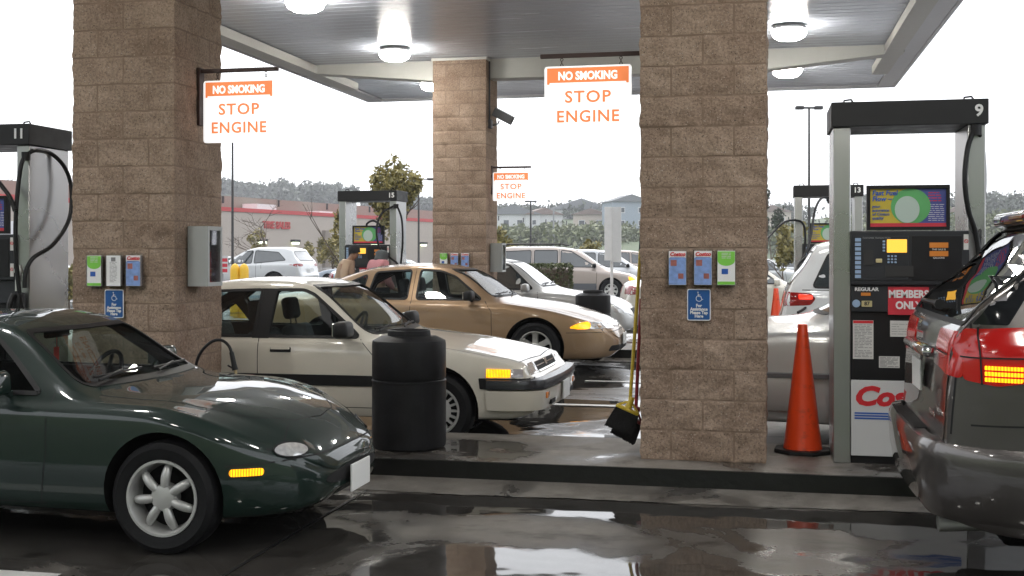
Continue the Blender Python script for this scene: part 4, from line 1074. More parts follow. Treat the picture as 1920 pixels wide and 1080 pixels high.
for s_ in (-1, 1): pj.ribbon([(s_*a, b) for a, b in ell(-.54, .512, .099, .035)], 'F', 'lamp_rim', 'rubber', roadster, w=.006, off=.007, closed=True, th=.002)
wiper(roadster, pj, (-.50, .845), (-.02, .855)); wiper(roadster, pj, (.08, .845), (.55, .85))
plate(roadster, .775, 0, .30, 1, txt=None)
# cabin mirror with red tag
m = MB(); m.bbox(-1.14, -1.115, -.12, .12, 1.035, 1.085, .012); o = m.build('cabin_mirror', 'rubber', roadster, smooth=True)
m = MB(); m.tube([(-1.12, 0, 1.08), (-1.08, 0, 1.13)], .008, 6); m.build('mirror_stem', 'rubber', o)
simple('tag_red', (.6, .04, .03), .6); m = MB(); m.bbox(-1.13, -1.125, -.03, .02, .90, .98, .002); m.tube([(-1.128, 0, .98), (-1.128, 0, 1.04)], .003, 5); m.build('hanging_tag', 'tag_red', roadster)
# hub badge
m = MB(); m.box(-.018, .018, -.006, -.002, -.004, .004)

# ---- cream saloon
D = dict(paint='paint_cream', Rt=.292, rr=.187, ww=.185, rim='slots', rimmat='alloy_dull', wb=2.6, track=.83, ra=.345,
    hw=[(-3.4, .82), (-2.6, .85), (.2, .85), (.8, .84)],
    zs=[(-3.4, .36), (-3.1, .25), (0, .22), (.55, .23), (.74, .27), (.82, .34)],
    zb=[(-3.4, .60), (-3.3, .80), (-2.6, .845), (-1.0, .835), (-.5, .825), (0, .775), (.45, .70), (.66, .635), (.76, .56), (.82, .48)],
    zt=[(-3.4, .66), (-3.34, .86), (-3.2, .95), (-2.75, 1.02), (-2.5, 1.16), (-2.15, 1.295), (-1.7, 1.335), (-1.3, 1.325), (-1.12, 1.285), (-.53, .885), (-.42, .865), (0, .815), (.4, .745), (.64, .69), (.70, .66), (.725, .60), (.76, .575), (.80, .555), (.82, .50)],
    wr=[(-3.4, .62), (-2.8, .66), (-2.2, .575), (-1.12, .575), (-.53, .70), (0, .745), (.5, .735), (.82, .70)],
    cr=[(-3.4, .02), (-2.4, .04), (-1.2, .04), (-.5, .03), (0, .022), (.6, .02), (.82, .01)], sh=.035, mid=.6, n=3, fine=.8,
    front=(.22, .80), rear=(.25, .8), cabin=(-2.72, -.62, .27), wmid=-1.3, rmid=-2.1, wfil=.03,
    side=[[(-.66, .86), (-1.10, 1.195), (-1.20, 1.235), (-1.44, 1.235), (-1.44, .86)], [(-1.56, .86), (-1.56, 1.235), (-2.15, 1.215), (-2.30, 1.12), (-2.20, .86)], [(-2.30, .88), (-2.40, 1.08), (-2.62, .96), (-2.66, .88)]],
    wscreen=[(-.67, .885), (-.55, 1.265), (.55, 1.265), (.67, .885)], rscreen=[(-.60, 1.03), (-.52, 1.26), (.52, 1.26), (.60, 1.03)],
    seats=[(-1.30, (-.36, .36)), (-2.1, (-.36, .36))], seath=.50, dash=(-.82, .86), wheel_y=.36, mirror=(-.74, .83, .93, 'rubber'),
    patches=[([(-1.425, .845), (-1.425, 1.245), (-1.575, 1.245), (-1.575, .845)], 'RL', 'door_pillar', 'rubber', dict(r=.005, off=.0015, thick=.008)),
        ([(-3.36, .475), (-3.36, .560), (-2.97, .56), (-2.97, .475)], 'RL', 'rubbing_strip', 'rubber', dict(r=.008, off=.012, thick=.02)),
        ([(-2.22, .475), (-2.22, .560), (-.365, .56), (-.365, .475)], 'RL', 'rubbing_strip', 'rubber', dict(r=.008, off=.012, thick=.02, step=.08)),
        ([(.36, .475), (.35, .56), (.82, .56), (.82, .475)], 'RL', 'rubbing_strip', 'rubber', dict(r=.008, off=.010, thick=.02)),
        ([(.41, .566), (.41, .632), (.60, .628), (.60, .568)], 'RL', 'turn_signal', 'lens_amber_lit', dict(r=.01, off=.008, thick=.02)),
        ([(.605, .565), (.605, .633), (.69, .628), (.70, .57)], 'RL', 'corner_lamp', 'lens_grey', dict(r=.01, off=.006, thick=.02)),
        ([(-.70, .578), (-.68, .655), (-.42, .66), (-.42, .578)], 'F', 'headlight', 'lens_clear', dict(r=.008, mirror=True, off=.006, thick=.02)),
        ([(-.40, .582), (-.40, .652), (.40, .652), (.40, .582)], 'F', 'grille', 'gap', dict(r=.006, off=.005, thick=.02)),
        ([(-.38, .615), (-.38, .623), (.38, .623), (.38, .615)], 'F', 'grille_bar', 'chrome', dict(r=.001, off=.009, thick=.01)),
        ([(-.40, .575), (-.40, .583), (.40, .583), (.40, .575)], 'F', 'grille_bar', 'chrome', dict(r=.001, off=.009, thick=.01)),
        ([(-.035, .60), (-.045, .65), (.045, .65), (.035, .60)], 'F', 'emblem', 'chrome', dict(r=.01, off=.014, thick=.01)),
        ([(-1.40, .735), (-1.40, .775), (-1.22, .775), (-1.22, .735)], 'RL', 'door_handle', 'rubber', dict(r=.008, off=.004, thick=.01)),
        ([(-1.39, .757), (-1.39, .774), (-1.23, .774), (-1.23, .757)], 'RL', 'door_handle', 'paint_cream', dict(r=.006, off=.02, thick=.02)),
        ([(-.72, .75), (-.70, .82), (-.45, .82), (-.45, .75)], 'B', 'tail_lamp', 'lens_red', dict(r=.01, mirror=True))],
    lines=[([(-1.51, 1.24), (-1.51, .84), (-1.505, .30)], 'RL', .007), ([(-.64, .845), (-.50, .70), (-.47, .30)], 'RL', .006), ([(-1.50, .30), (-.47, .30)], 'RL', .006),
        ([(-2.24, .86), (-2.24, .62), (-2.30, .56)], 'RL', .006), ([(-.46, -.74), (0, -.765), (.42, -.755), (.44, -.70), (.64, -.68), (.68, 0), (.64, .68), (.44, .70), (.42, .755), (0, .765), (-.46, .74)], 'T', .007)])
cream, pj = build_car('saloon_car', 'cream boxy saloon with black side strip behind the black barrel', 'car', D, (-2.53, 9.78, 0))
L = Loft(D)
bumper(cream, L, [(-.03, .30), (.018, .31), (.034, .38), (.036, .465), (.0, .472)], .42, rear=False, name='front_bumper', bow=.035)
bumper(cream, L, [(.0, .474), (.046, .48), (.050, .52), (.040, .548), (-.03, .558)], .42, rear=False, mat='bumper_grey', name='bumper_strip', bow=.035)
plate(cream, .905, 0, .405, 1)
m = MB()
for s in (-1, 1): m.bbox(.835, .868, s*.62-.055, s*.62+.055, .395, .445, .006)
m.build('bumper_lamp', 'lens_amber', cream, smooth=True)
for s in (-1, 1): boxpart('bumper_grille', (.856, .877, s*.45-.09, s*.45+.09, .335, .370), 'gap', cream)
wiper(cream, pj, (-.55, .90), (-.02, .91)); wiper(cream, pj, (.02, .90), (.55, .905))

# ---- gold saloon
D = dict(paint='paint_gold', Rt=.335, rr=.218, ww=.2, rim='spoke6', wb=2.77, track=.885, ra=.385,
    hw=[(-3.95, .84), (-2.7, .91), (0, .915), (.5, .905), (1.02, .86)],
    zs=[(-3.95, .42), (-3.7, .26), (-.4, .2), (.6, .2), (.9, .22), (1.02, .30)],
    zb=[(-3.95, .6), (-3.8, .85), (-3.2, .94), (-2.2, .935), (-1.0, .915), (-.5, .90), (0, .84), (.5, .73), (.85, .60), (1.02, .44)],
    zt=[(-3.95, .65), (-3.9, .85), (-3.8, .97), (-3.4, 1.03), (-3.1, 1.06), (-2.65, 1.27), (-2.2, 1.385), (-1.7, 1.415), (-1.3, 1.395), (-1.05, 1.34), (-.45, .97), (-.32, .945), (.2, .88), (.6, .78), (.85, .675), (.96, .58), (1.02, .48)],
    wr=[(-3.95, .55), (-3.2, .66), (-2.2, .56), (-1.1, .57), (-.45, .72), (.1, .70), (.6, .60), (1.02, .50)],
    cr=[(-3.95, .03), (-2.4, .06), (-1.2, .06), (-.4, .045), (.3, .06), (1.02, .04)], sh=.06, mid=.55, n=3, fine=.9,
    front=(.6, .45), rear=(.45, .5), cabin=(-3.0, -.58, .28), wmid=-1.35, rmid=-2.35, wfil=.05,
    side=[[(-.70, .945), (-1.10, 1.24), (-1.30, 1.31), (-1.58, 1.325), (-1.58, .945)], [(-1.70, .945), (-1.70, 1.325), (-2.2, 1.29), (-2.25, .955)], [(-2.33, .955), (-2.31, 1.265), (-2.62, 1.12), (-2.75, .97)]],
    wscreen=[(-.70, .985), (-.54, 1.33), (.54, 1.33), (.70, .985)], rscreen=[(-.60, 1.09), (-.48, 1.34), (.48, 1.34), (.60, 1.09)],
    seats=[(-1.45, (-.38, .38)), (-2.35, (-.38, .38))], seath=.56, dash=(-.85, .93), wheel_y=.38, mirror=(-.83, .89, 1.0, 'rubber'),
    patches=[(cat2([(.46, .615), (.56, .66), (.68, .672), (.70, .60), (.58, .585), (.46, .6)]), 'RL', 'turn_signal', 'lens_amber_lit', dict(r=.0, off=.006, thick=.02)),
        ([(.70, .59), (.70, .672), (.93, .645), (.95, .585)], 'RL', 'headlight', 'lens_clear', dict(r=.015, off=.006, thick=.02)),
        ([(-.62, .585), (-.60, .645), (-.36, .625), (-.36, .575)], 'F', 'headlight', 'lens_clear', dict(r=.015, off=.006, thick=.02, mirror=True)),
        ([(-.66, .30), (-.62, .37), (-.36, .37), (-.36, .30)], 'F', 'fog_lamp_recess', 'gap', dict(r=.03, off=.002, thick=.006, mirror=True)),
        ([(-.32, .30), (-.32, .36), (.32, .36), (.32, .30)], 'F', 'lower_grille', 'gap', dict(r=.02, off=.002, thick=.006)),
        ([(-1.56, .79), (-1.55, .83), (-1.40, .83), (-1.39, .79)], 'RL', 'door_handle', 'paint_gold', dict(r=.02, off=.02, thick=.03)),
        ([(-2.56, .80), (-2.55, .84), (-2.40, .84), (-2.39, .80)], 'RL', 'door_handle', 'paint_gold', dict(r=.02, off=.02, thick=.03)),
        ([(-3.9, .44), (-3.9, .47), (-3.2, .47), (-3.2, .44)], 'RL', 'side_moulding', 'paint_gold', dict(r=.008, off=.010, thick=.02)),
        ([(-2.3, .40), (-2.3, .47), (-.45, .47), (-.45, .40)], 'RL', 'side_moulding', 'paint_gold', dict(r=.01, off=.010, thick=.02, step=.08)),
        ([(-.80, .75), (-.78, .88), (-.3, .88), (-.3, .75)], 'B', 'tail_lamp', 'lens_red', dict(r=.02, mirror=True))],
    lines=[([(-1.64, 1.33), (-1.64, .93), (-1.66, .25)], 'RL', .007), ([(-.66, .93), (-.56, .80), (-.55, .25)], 'RL', .007), ([(-2.62, 1.0), (-2.45, .60)], 'RL', .006),
        ([(-.46, -.77), (0, -.79), (.45, -.72), (.80, -.55), (.93, -.3), (.96, 0), (.93, .3), (.80, .55), (.45, .72), (0, .79), (-.46, .77)], 'T', .007), ([(.41, .54), (.7, .545), (.95, .54)], 'RL', .006), ([(-.55, .545), (0, .55), (.55, .545)], 'F', .006)])
gold, pj = build_car('saloon_car', 'gold saloon beaded with rain, its amber headlamp on, behind the cream saloon', 'car', D, (-2.837, 15.5, 0))
plate(gold, 1.045, 0, .43, 1, txt=None)
wiper(gold, pj, (-.6, 1.0), (-.02, 1.01)); wiper(gold, pj, (.02, 1.0), (.6, 1.01))

# lens dividers on the tail lamps are laid after the car is built
# ---- grey people carrier, foreground right (axle far to the right)
S = -4.13
D = dict(paint='paint_grey', Rt=.345, rr=.225, ww=.21, rim='spoke5', wb=3.03, track=.965, ra=.395,
    hw=[(S, .985), (S+1, .985), (.2, .98), (.95, .93)],
    zs=[(S, .44), (S+.06, .37), (S+.4, .31), (.3, .25), (.8, .27), (.95, .36)],
    zb=[(S, .52), (S+.07, .64), (S+.085, .70), (S+.10, .95), (S+.14, 1.12), (S+.26, 1.18), (S+1.2, 1.17), (-.9, 1.08), (0, .93), (.6, .78), (.95, .48)],
    zt=[(S, .60), (S+.03, .67), (S+.07, .705), (S+.085, .76), (S+.095, .95), (S+.115, 1.15), (S+.14, 1.22), (S+.42, 1.50), (S+.58, 1.675), (S+.66, 1.725), (S+.9, 1.755), (S+1.6, 1.78), (S+2.6, 1.76), (S+3.0, 1.70), (-.25, 1.10), (0, 1.03), (.5, .92), (.8, .78), (.9, .62), (.95, .52)],
    wr=[(S, .70), (S+.14, .86), (S+.2, .86), (S+.42, .80), (S+.66, .745), (S+2.8, .72), (-.25, .80), (.5, .74), (.95, .6)],
    cr=[(S, .02), (S+.15, .03), (S+.6, .05), (S+2.8, .05), (.95, .04)], sh=.045, mid=.45, n=4, fine=.5, bulge=.008,
    front=(.6, .5), rear=(.50, .56), cabin=(S+.24, -.5, .35), wmid=S+2.9, rmid=S+.75, wfil=.05, sglass='glass_dark',
    side=[[(S+.50, 1.20), (S+.88, 1.64), (S+1.6, 1.655), (S+1.6, 1.19)], [(S+1.68, 1.19), (S+1.68, 1.655), (S+2.5, 1.64), (S+2.5, 1.17)], [(S+2.58, 1.17), (S+2.58, 1.63), (S+2.9, 1.60), (-.55, 1.13)]],
    wscreen=[(-.78, 1.14), (-.62, 1.62), (.62, 1.62), (.78, 1.14)], rscreen=[(-.84, 1.225), (-.76, 1.60), (-.70, 1.665), (.70, 1.665), (.76, 1.60), (.84, 1.225)],
    seats=[(-1.25, (-.42, .42)), (-2.2, (-.42, .42)), (-3.1, (-.42, .42))], seath=.6, dash=(-.6, 1.10), wheel_y=.42, mirror=(-.6, .98, 1.15, 'paint_grey'),
    patches=[
        ([(-.86, .99), (-.86, 1.19), (-.43, 1.185), (-.40, 1.10), (-.44, 1.02)], 'B', 'tail_lamp', 'lens_red_on', dict(r=.02, off=.006, thick=.03, mirror=True)),
        ([(-.53, 1.015), (-.53, 1.075), (-.43, 1.075), (-.45, 1.02)], 'B', 'reversing_lamp', 'lens_grey', dict(r=.004, off=.014, thick=.01, mirror=True)),
        ([(S+.19, 1.225), (S+.40, 1.50), (S+.55, 1.665), (S+.64, 1.665), (S+.47, 1.44), (S+.33, 1.225)], 'RL', 'rear_window_edge', 'glass_black', dict(r=.01, off=.0025, thick=.01)),
        ([(S+.155, .985), (S+.15, 1.205), (S+.62, 1.225), (S+.66, 1.19), (S+.54, 1.06), (S+.40, .985), (S+.28, .965)], 'RL', 'tail_lamp', 'lens_red_on', dict(r=.02, off=.008, thick=.03)),
        ([(S+.235, .985), (S+.235, 1.002), (S+.385, 1.002), (S+.37, .985)], 'RL', 'turn_signal', 'lens_amber_lit', dict(r=.003, off=.016, thick=.01)),
        ([(S+.235, 1.010), (S+.235, 1.027), (S+.410, 1.027), (S+.395, 1.010)], 'RL', 'turn_signal', 'lens_amber_lit', dict(r=.003, off=.016, thick=.01)),
        ([(S+.235, 1.035), (S+.235, 1.052), (S+.430, 1.052), (S+.420, 1.035)], 'RL', 'turn_signal', 'lens_amber_lit', dict(r=.003, off=.016, thick=.01))],
    lines=[([(-.82, .74), (-.835, 1.0), (-.85, 1.21), (-.77, 1.62), (-.5, 1.70), (.5, 1.70), (.77, 1.62), (.85, 1.21), (.835, 1.0), (.82, .74)], 'B', .008),
        ([(S+.18, .79), (S+.5, .805), (S+.72, .79), (S+.76, .70)], 'RL', .008), ([(S+1.64, 1.68), (S+1.64, 1.18), (S+1.6, .8)], 'RL', .007), ([(S+2.55, 1.66), (S+2.54, .35)], 'RL', .007)])
van, pj = build_car('people_carrier', 'dark grey people carrier seen from behind with its red tail lamp lit', 'minivan', D, (4.83, 6.27, 0))
L = Loft(D)
bumper(van, L, [(-.07, .345), (-.04, .35), (-.008, .39), (.010, .50), (.018, .62), (.014, .67), (.0, .697), (-.05, .706)], S+.85, name='rear_bumper', bow=.012, n=20)
m = MB()
for k in range(9): m.box(S+.0+k*.007, S+.004+k*.007, -.42, .42, .7045, .709)
m.build('step_pad', 'rubber', van)
plate(van, S+.065, 0, .93, 1, nose=False)
m = MB(); m.bbox(S+.04, S+.12, -.38, .38, 1.04, 1.09, .02); m.build('plate_garnish', 'chrome', van, smooth=True)
g = MB()
for q, ax in (([(S+.15, 1.082), (S+.40, 1.088), (S+.57, 1.092)], 'R'), ([(S+.225, .97), (S+.215, 1.215)], 'R'), ([(-.78, 1.085), (-.42, 1.085)], 'B')): pj.ribbon(q, ax, 'x', None, None, w=.007, off=.0135, mb=g)
g.build('lens_divider', 'gap', van, fix=False)
text('SIENNA', .042, (S+.07, -.50, .79), 'chrome', van, rot=(PI/2, 0, -PI/2), name='model_lettering', off=.001, space=1.25, sx=1.0)
m = MB(); m.bbox(S+.54, S+.90, -.62, .62, 1.675, 1.75, .026, seg=4); sp = m.build('spoiler', 'paint_grey', van, smooth=True)
m = MB(); m.bbox(S+.532, S+.545, -.16, .16, 1.705, 1.725, .004); m.build('brake_lamp', 'lens_red', sp)
P = [pj.pt(y, 1.27-.01*abs(y), 'B') for y in (.45, .3, .15, 0, -.1, -.2)]
m = MB(); m.tube([p+n*.03 for p, n in P], [.012, .012, .012, .014, .02, .026], 8); m.build('rear_wiper', 'rubber', van, smooth=True)
m = MB(); m.tube([(S+.10, -.48, .27), (S+.45, -.46, .29)], .038, 16, caps=False); m.tube([(S+.101, -.48, .27), (S+.45, -.46, .29)], .034, 16, caps=False)
m.build('exhaust_pipe', 'alloy_dull', van, smooth=True)
m = MB(); m.bbox(S+.35, S+1.0, -.62, .62, .25, .34, .04); m.build('underbody', 'arch_liner', van)
# ================================================================== fuel dispensers
simple('stainless', (.42, .42, .42), .3, metal=.9, var=.05, vscale=1)
simple('pump_black', (.011, .011, .012), .45, spec=.25, var=.25)
simple('pump_grey', (.028, .030, .034), .4, spec=.25, var=.2)
simple('pump_white', (.60, .61, .62), .5, var=.05)
simple('beam_black', (.014, .014, .015), .5, spec=.3, bump=.1, bscale=10, var=.2)
simple('ink_white', (.75, .75, .75), .5); simple('ink_grey', (.25, .25, .26), .6); simple('ink_red', (.60, .02, .03), .5); simple('ink_blue', (.02, .10, .42), .5)
simple('ink_black', (.02, .02, .02), .6); simple('paper', (.62, .62, .60), .6); simple('label_red', (.55, .03, .05), .45)
simple('poster_yellow', (.55, .42, .05), .35, var=.1); simple('poster_blue', (.06, .08, .30), .35, var=.2); simple('poster_green', (.10, .36, .12), .35, var=.3, vscale=5); simple('poster_pale', (.45, .55, .50), .35)
simple('screen_glow', (.3, .16, .02), .3, emit=(1, .52, .06), es=.95); simple('led_amber', (.25, .09, .02), .3, emit=(1, .32, .03), es=.16)
simple('hose_rubber', (.008, .008, .009), .42, spec=.3); simple('button_cream', (.55, .48, .25), .4); simple('sticker_blue', (.30, .42, .60), .4)
def para(m, x0, x1, z0, z1, n, y, h=.004, rng=random.Random(4)):
    for i in range(n):
        z = z1-(z1-z0)*(i+.5)/n; x = x0
        while x < x1-.01:
            w = min(rng.uniform(.012, .045), x1-x); m.box(x, x+w, y-.0008, y, z-h/2, z+h/2); x += w+.006
            if rng.random() < .06: break
def dispenser(num, label, x, y, hoses, nz=None):
    """x,y = front left foot; faces -y"""
    o = empty('fuel_pump', (x, y, .15), 0, label, 'fuel pump', 'fuel pumps on the two islands')
    W, Dp = .95, .52
    for a in (0, W-.11):
        b = boxpart('side_panel', (a, a+.11, 0, Dp, 0, 2.22), 'stainless', o, .006)
    b = boxpart('top_beam', (-.015, W+.015, -.03, Dp+.03, 2.222, 2.385), 'beam_black', o, .006)
    for xx in (.09, W-.10):
        m = MB(); m.tube([(xx-.02, .1, 2.38), (xx-.015, .1, 2.41), (xx+.03, .1, 2.415), (xx+.05, .1, 2.383)], .007, 6); m.build('hose_hook', 'rubber', b)
    text(str(num), .105, (W-.045 if num < 10 else W-.075, -.0315, 2.305), 'ink_white', b, name='pump_number', off=.003)
    text(str(num), .105, (.05 if num < 10 else .08, Dp+.0315, 2.305), 'ink_white', b, name='pump_number', off=.003, rot=(PI/2, 0, PI))
    boxpart('kick_plate', (.112, W-.112, .02, Dp-.02, 0, .05), 'pump_black', o)
    w = boxpart('lower_panel', (.112, W-.112, .004, Dp-.004, .051, .55), 'pump_white', o, .004)
    text('Costco', .17, (.128, .0035, .44), 'ink_red', w, name='shop_lettering', off=.008, shear=.25, align='LEFT', sx=1.16)
    m = MB()
    for k in range(3): m.box(.135, .80, .0018, .0035, .328-k*.017, .338-k*.017)
    m.build('stripe', 'ink_blue', w)
    c = boxpart('mid_panel', (.112, W-.112, .008, Dp-.008, .552, 1.0), 'pump_black', o, .004)
    n1 = MB(); n1.box(.125, .255, .0055, .0078, .69, .945); n = n1.build('notice', 'paper', c); q = MB(); para(q, .135, .245, .70, .92, 22, .0055); q.build('notice_print', 'ink_grey', n)
    q = MB(); q.box(.127, .253, .0045, .0055, .925, .943); q.build('notice_heading', 'ink_red', n)
    n1 = MB(); n1.box(.29, .42, .0055, .0078, .635, .71); n = n1.build('notice', 'paper', c); q = MB(); para(q, .297, .413, .64, .705, 8, .0055); q.build('notice_print', 'ink_grey', n)
    n1 = MB(); n1.box(.36, .48, .0055, .0078, .84, .945); n = n1.build('notice', 'paper', c); q = MB(); para(q, .37, .47, .85, .93, 5, .0055, .003); q.build('notice_print', 'ink_grey', n)
    g = boxpart('grade_panel', (.112, W-.112, -.012, Dp+.012, 1.002, 1.175), 'pump_grey', o, .006)
    text('REGULAR', .032, (.21, -.0135, 1.150), 'ink_white', g, name='grade_lettering', off=.0012, sx=1.1)
    boxpart('grade_price', (.175, .235, -.0145, -.0122, 1.108, 1.128), 'led_amber', g)
    bt = boxpart('grade_button', (.178, .245, -.018, -.0122, 1.035, 1.075), 'button_cream', g, .003); text('87', .034, (.212, -.0195, 1.056), 'ink_black', bt, name='octane_number', off=.001)
    m = MB(); m.lathe([(0, .017), (.024, .016), (.026, .012)], 20, 0, Matrix.Translation((.145, 0, 1.056))@Matrix.Rotation(PI/2, 4, 'X')); m.build('start_button', 'sticker_blue', g)
    s = boxpart('members_sign', (.345, .60, -.016, -.0125, .985, 1.168), 'label_red', g)
    text('MEMBERS\nONLY', .068, (.4725, -.0175, 1.082), 'ink_white', s, name='sign_lettering', off=.0028, sx=.88, lh=1.08)
    h = boxpart('payment_head', (.105, W-.105, -.035, Dp+.035, 1.178, 1.535), 'pump_grey', o, .010)
    boxpart('payment_panel', (.125, .47, -.040, -.0352, 1.21, 1.50), 'pump_grey', h, .002)
    boxpart('sales_panel', (.49, .80, -.040, -.0352, 1.21, 1.50), 'pump_black', h, .002)
    boxpart('display', (.335, .46, -.046, -.0402, 1.392, 1.478), 'screen_glow', h, .003)
    q = MB()
    for k in range(3):
        for j in range(3): q.bbox(.338+k*.022, .352+k*.022, -.048, -.0402, 1.322+j*.02, 1.334+j*.02, .003)
    q.build('keypad', 'sticker_blue', h)
    q = MB()
    for k in range(4): q.bbox(.308, .324, -.047, -.0402, 1.398+k*.02, 1.411+k*.02, .003)
    q.build('menu_keys', 'sticker_blue', h)
    boxpart('card_slot', (.19, .25, -.046, -.0402, 1.31, 1.41), 'ink_black', h); boxpart('receipt_slot', (.325, .50, -.046, -.0402, 1.235, 1.305), 'ink_black', h)
    boxpart('call_button', (.265, .305, -.048, -.0402, 1.325, 1.352), 'button_cream', h, .004)
    q = MB(); rng = random.Random(5)
    for k in range(9): q.box(.135, .172, -.0425, -.0402, 1.225+k*.03, 1.247+k*.03)
    q.build('card_stickers', 'sticker_blue', h)
    text('CUSTOMER TRANSACTION', .014, (.27, -.0412, 1.487), 'ink_grey', h, name='panel_lettering')
    for z in (1.44, 1.385): boxpart('price_display', (.60, .715, -.043, -.0402, z-.017, z+.017), 'led_amber', h)
    for z in (1.412, 1.357): text('GALLONS' if z < 1.4 else 'THIS SALE $', .016, (.657, -.0412, z), 'ink_white', h, name='panel_lettering')
    for z in (1.46, 1.26): 
        q = boxpart('no_smoking_sticker', (.81, .84, -.0385, -.0352, z-.05, z+.05), 'paper', h); m = MB(); cc = Vector((.825, -.040, z+.005)); ring(m, cc, .011, .002, Matrix.Rotation(PI/2, 4, 'X'), 16); m.tube([cc+Vector((-.008, 0, .008)), cc+Vector((.008, 0, -.008))], .0015, 4); m.build('sticker_mark', 'ink_red', q)
    # poster frame
    f = MB()
    x0, x1, z0, z1 = .215, .735, 1.54, 1.835
    for a in ((x0, x1, z0, z0+.022), (x0, x1, z1-.022, z1), (x0, x0+.022, z0+.022, z1-.022), (x1-.022, x1, z0+.022, z1-.022)): f.box(a[0], a[1], .02, .075, a[2], a[3])
    f.box(x0+.01, x1-.01, .045, .07, z0+.01, z1-.01)
    fr = f.build('poster_frame', 'pump_black', o)
    px0, px1, pz0, pz1 = x0+.022, x1-.022, z0+.022, z1-.022
    ps = boxpart('poster', (px0, px1, .0385, .0445, pz0, pz1), 'poster_blue', fr)
    m = MB(); m.prism([(px0, pz0), (px0+.30, pz0), (px0+.16, pz0+.12), (px0+.26, pz1), (px0, pz1)], .0365, .0384); m.build('poster_ground', 'poster_yellow', ps)
    c = (px0+.255, (pz0+pz1)/2+.008); m = MB(); m.prism(ell(c[0], c[1], .125, .118, 40), .0345, .0364); m.build('poster_disc', 'poster_green', ps)
    m = MB(); m.prism(ell(c[0]-.022, c[1]-.02, .078, .088, 30), .0325, .0344); m.build('poster_disc', 'poster_pale', ps)
    m = MB(); m.box(px0, px1, .0325, .0344, pz0, pz0+.024); m.build('poster_band', 'label_red', ps)
    text('Fast Fuel\nFlow –', .045, (px0+.012, .0335, pz1-.048), 'ink_blue', ps, name='poster_lettering', off=.0012, align='LEFT', lh=.85, shear=.15)
    text('your\nassurance\nof Costco\nquality', .027, (px0+.012, .0335, pz1-.155), 'ink_blue', ps, name='poster_lettering', off=.0004, align='LEFT', lh=.95, shear=.2)
    q = MB(); para(q, px1-.11, px1-.012, pz0+.035, pz1-.10, 9, .0384, .003, random.Random(8)); q.build('poster_print', 'ink_white', ps)
    q = MB(); para(q, px1-.11, px1-.03, pz1-.09, pz1-.02, 4, .0384, .006, random.Random(9)); q.build('poster_print', 'ink_red', ps)
    for k, P in enumerate(hoses):
        m = MB(); m.tube(spline(P, 8), .0165, 10); hz = m.build('hose', 'hose_rubber', o, smooth=True)
        a = Vector(P[0]); m = MB(); m.tube([a+Vector((0, 0, -.045)), a+Vector((0, 0, .02))], [.028, .03], 10); m.build('hose_swivel', 'rubber', hz, smooth=True)
    if nz:
        for (nx, ny, nzz) in nz:
            m = MB(); m.tube([(nx, ny, nzz), (nx, ny-.01, nzz-.20)], [.026, .022], 12); m.lathe([(.034, nzz-.06), (.034, nzz-.03)], 12, 0, Matrix.Translation((nx, ny, 0))); m.build('hose_coupling', 'alloy', o, smooth=True)
            m = MB(); m.bbox(nx-.04, nx+.04, ny-.05, ny+.04, nzz-.55, nzz-.21, .02); m.build('nozzle_boot', 'pump_black', o, smooth=True)
            m = MB(); m.tube(spline([(nx, ny-.06, nzz-.22), (nx-.02, ny-.09, nzz-.33), (nx, ny-.06, nzz-.5)], 4), .022, 8); m.build('nozzle', 'pump_black', o, smooth=True)
    return o
def loc(P, x, y): return [(p.x-x, p.y-y, p.z-.15) for p in P]
def hose(pts, x, y): # (u, v, Y)
    return loc([on_y(*p) for p in pts], x, y)
x9, y9 = .455, 8.05
dispenser(9, 'fuel pump nine with the red MEMBERS ONLY sign, beside the dark grey people carrier', x9, y9,
    [hose([(1829, 240, 8.0), (1815, 275, 7.98), (1809, 335, 7.96), (1816, 395, 7.97), (1830, 440, 8.0), (1840, 520, 8.0), (1836, 640, 8.0)], x9, y9),
     hose([(1832, 240, 8.02), (1842, 275, 8.1), (1845, 335, 8.12), (1842, 400, 8.1), (1835, 450, 8.05), (1836, 560, 8.03)], x9, y9)])
x11, y11 = -5.52-.95, 8.05
dispenser(11, 'fuel pump eleven at the left edge with a looping black hose', x11, y11,
    [hose([(48, 290, 8.02), (38, 318, 7.98), (30, 400, 7.95), (30, 480, 7.95), (38, 560, 7.97), (48, 600, 8.0)], x11, y11),
     hose([(50, 290, 8.05), (66, 282, 8.1), (94, 287, 8.3), (120, 312, 8.4), (133, 350, 8.45), (130, 410, 8.4), (100, 458, 8.2), (62, 484, 8.05), (48, 512, 8.0), (46, 540, 7.99)], x11, y11),
     hose([(-40, 290, 8.0), (-20, 320, 7.95), (6, 352, 7.93), (20, 372, 7.93), (28, 396, 7.93)], x11, y11)],
    nz=[(.90, -.06, 1.30)])
x15, y15 = -5.62-.95, 17.6
dispenser(15, 'fuel pump fifteen on the far island behind the two people', x15, y15,
    [hose([(741, 385, 17.55), (716, 400, 17.5), (706, 430, 17.4), (712, 465, 17.4), (730, 482, 17.45), (748, 500, 17.5), (750, 540, 17.55)], x15, y15),
     hose([(744, 385, 17.6), (753, 410, 17.6), (755, 450, 17.6), (752, 490, 17.6), (748, 540, 17.58)], x15, y15),
     hose([(690, 430, 17.8), (688, 420, 17.7), (700, 414, 17.6), (714, 424, 17.6), (716, 440, 17.6)], x15, y15)])
x13, y13 = .45, 17.6
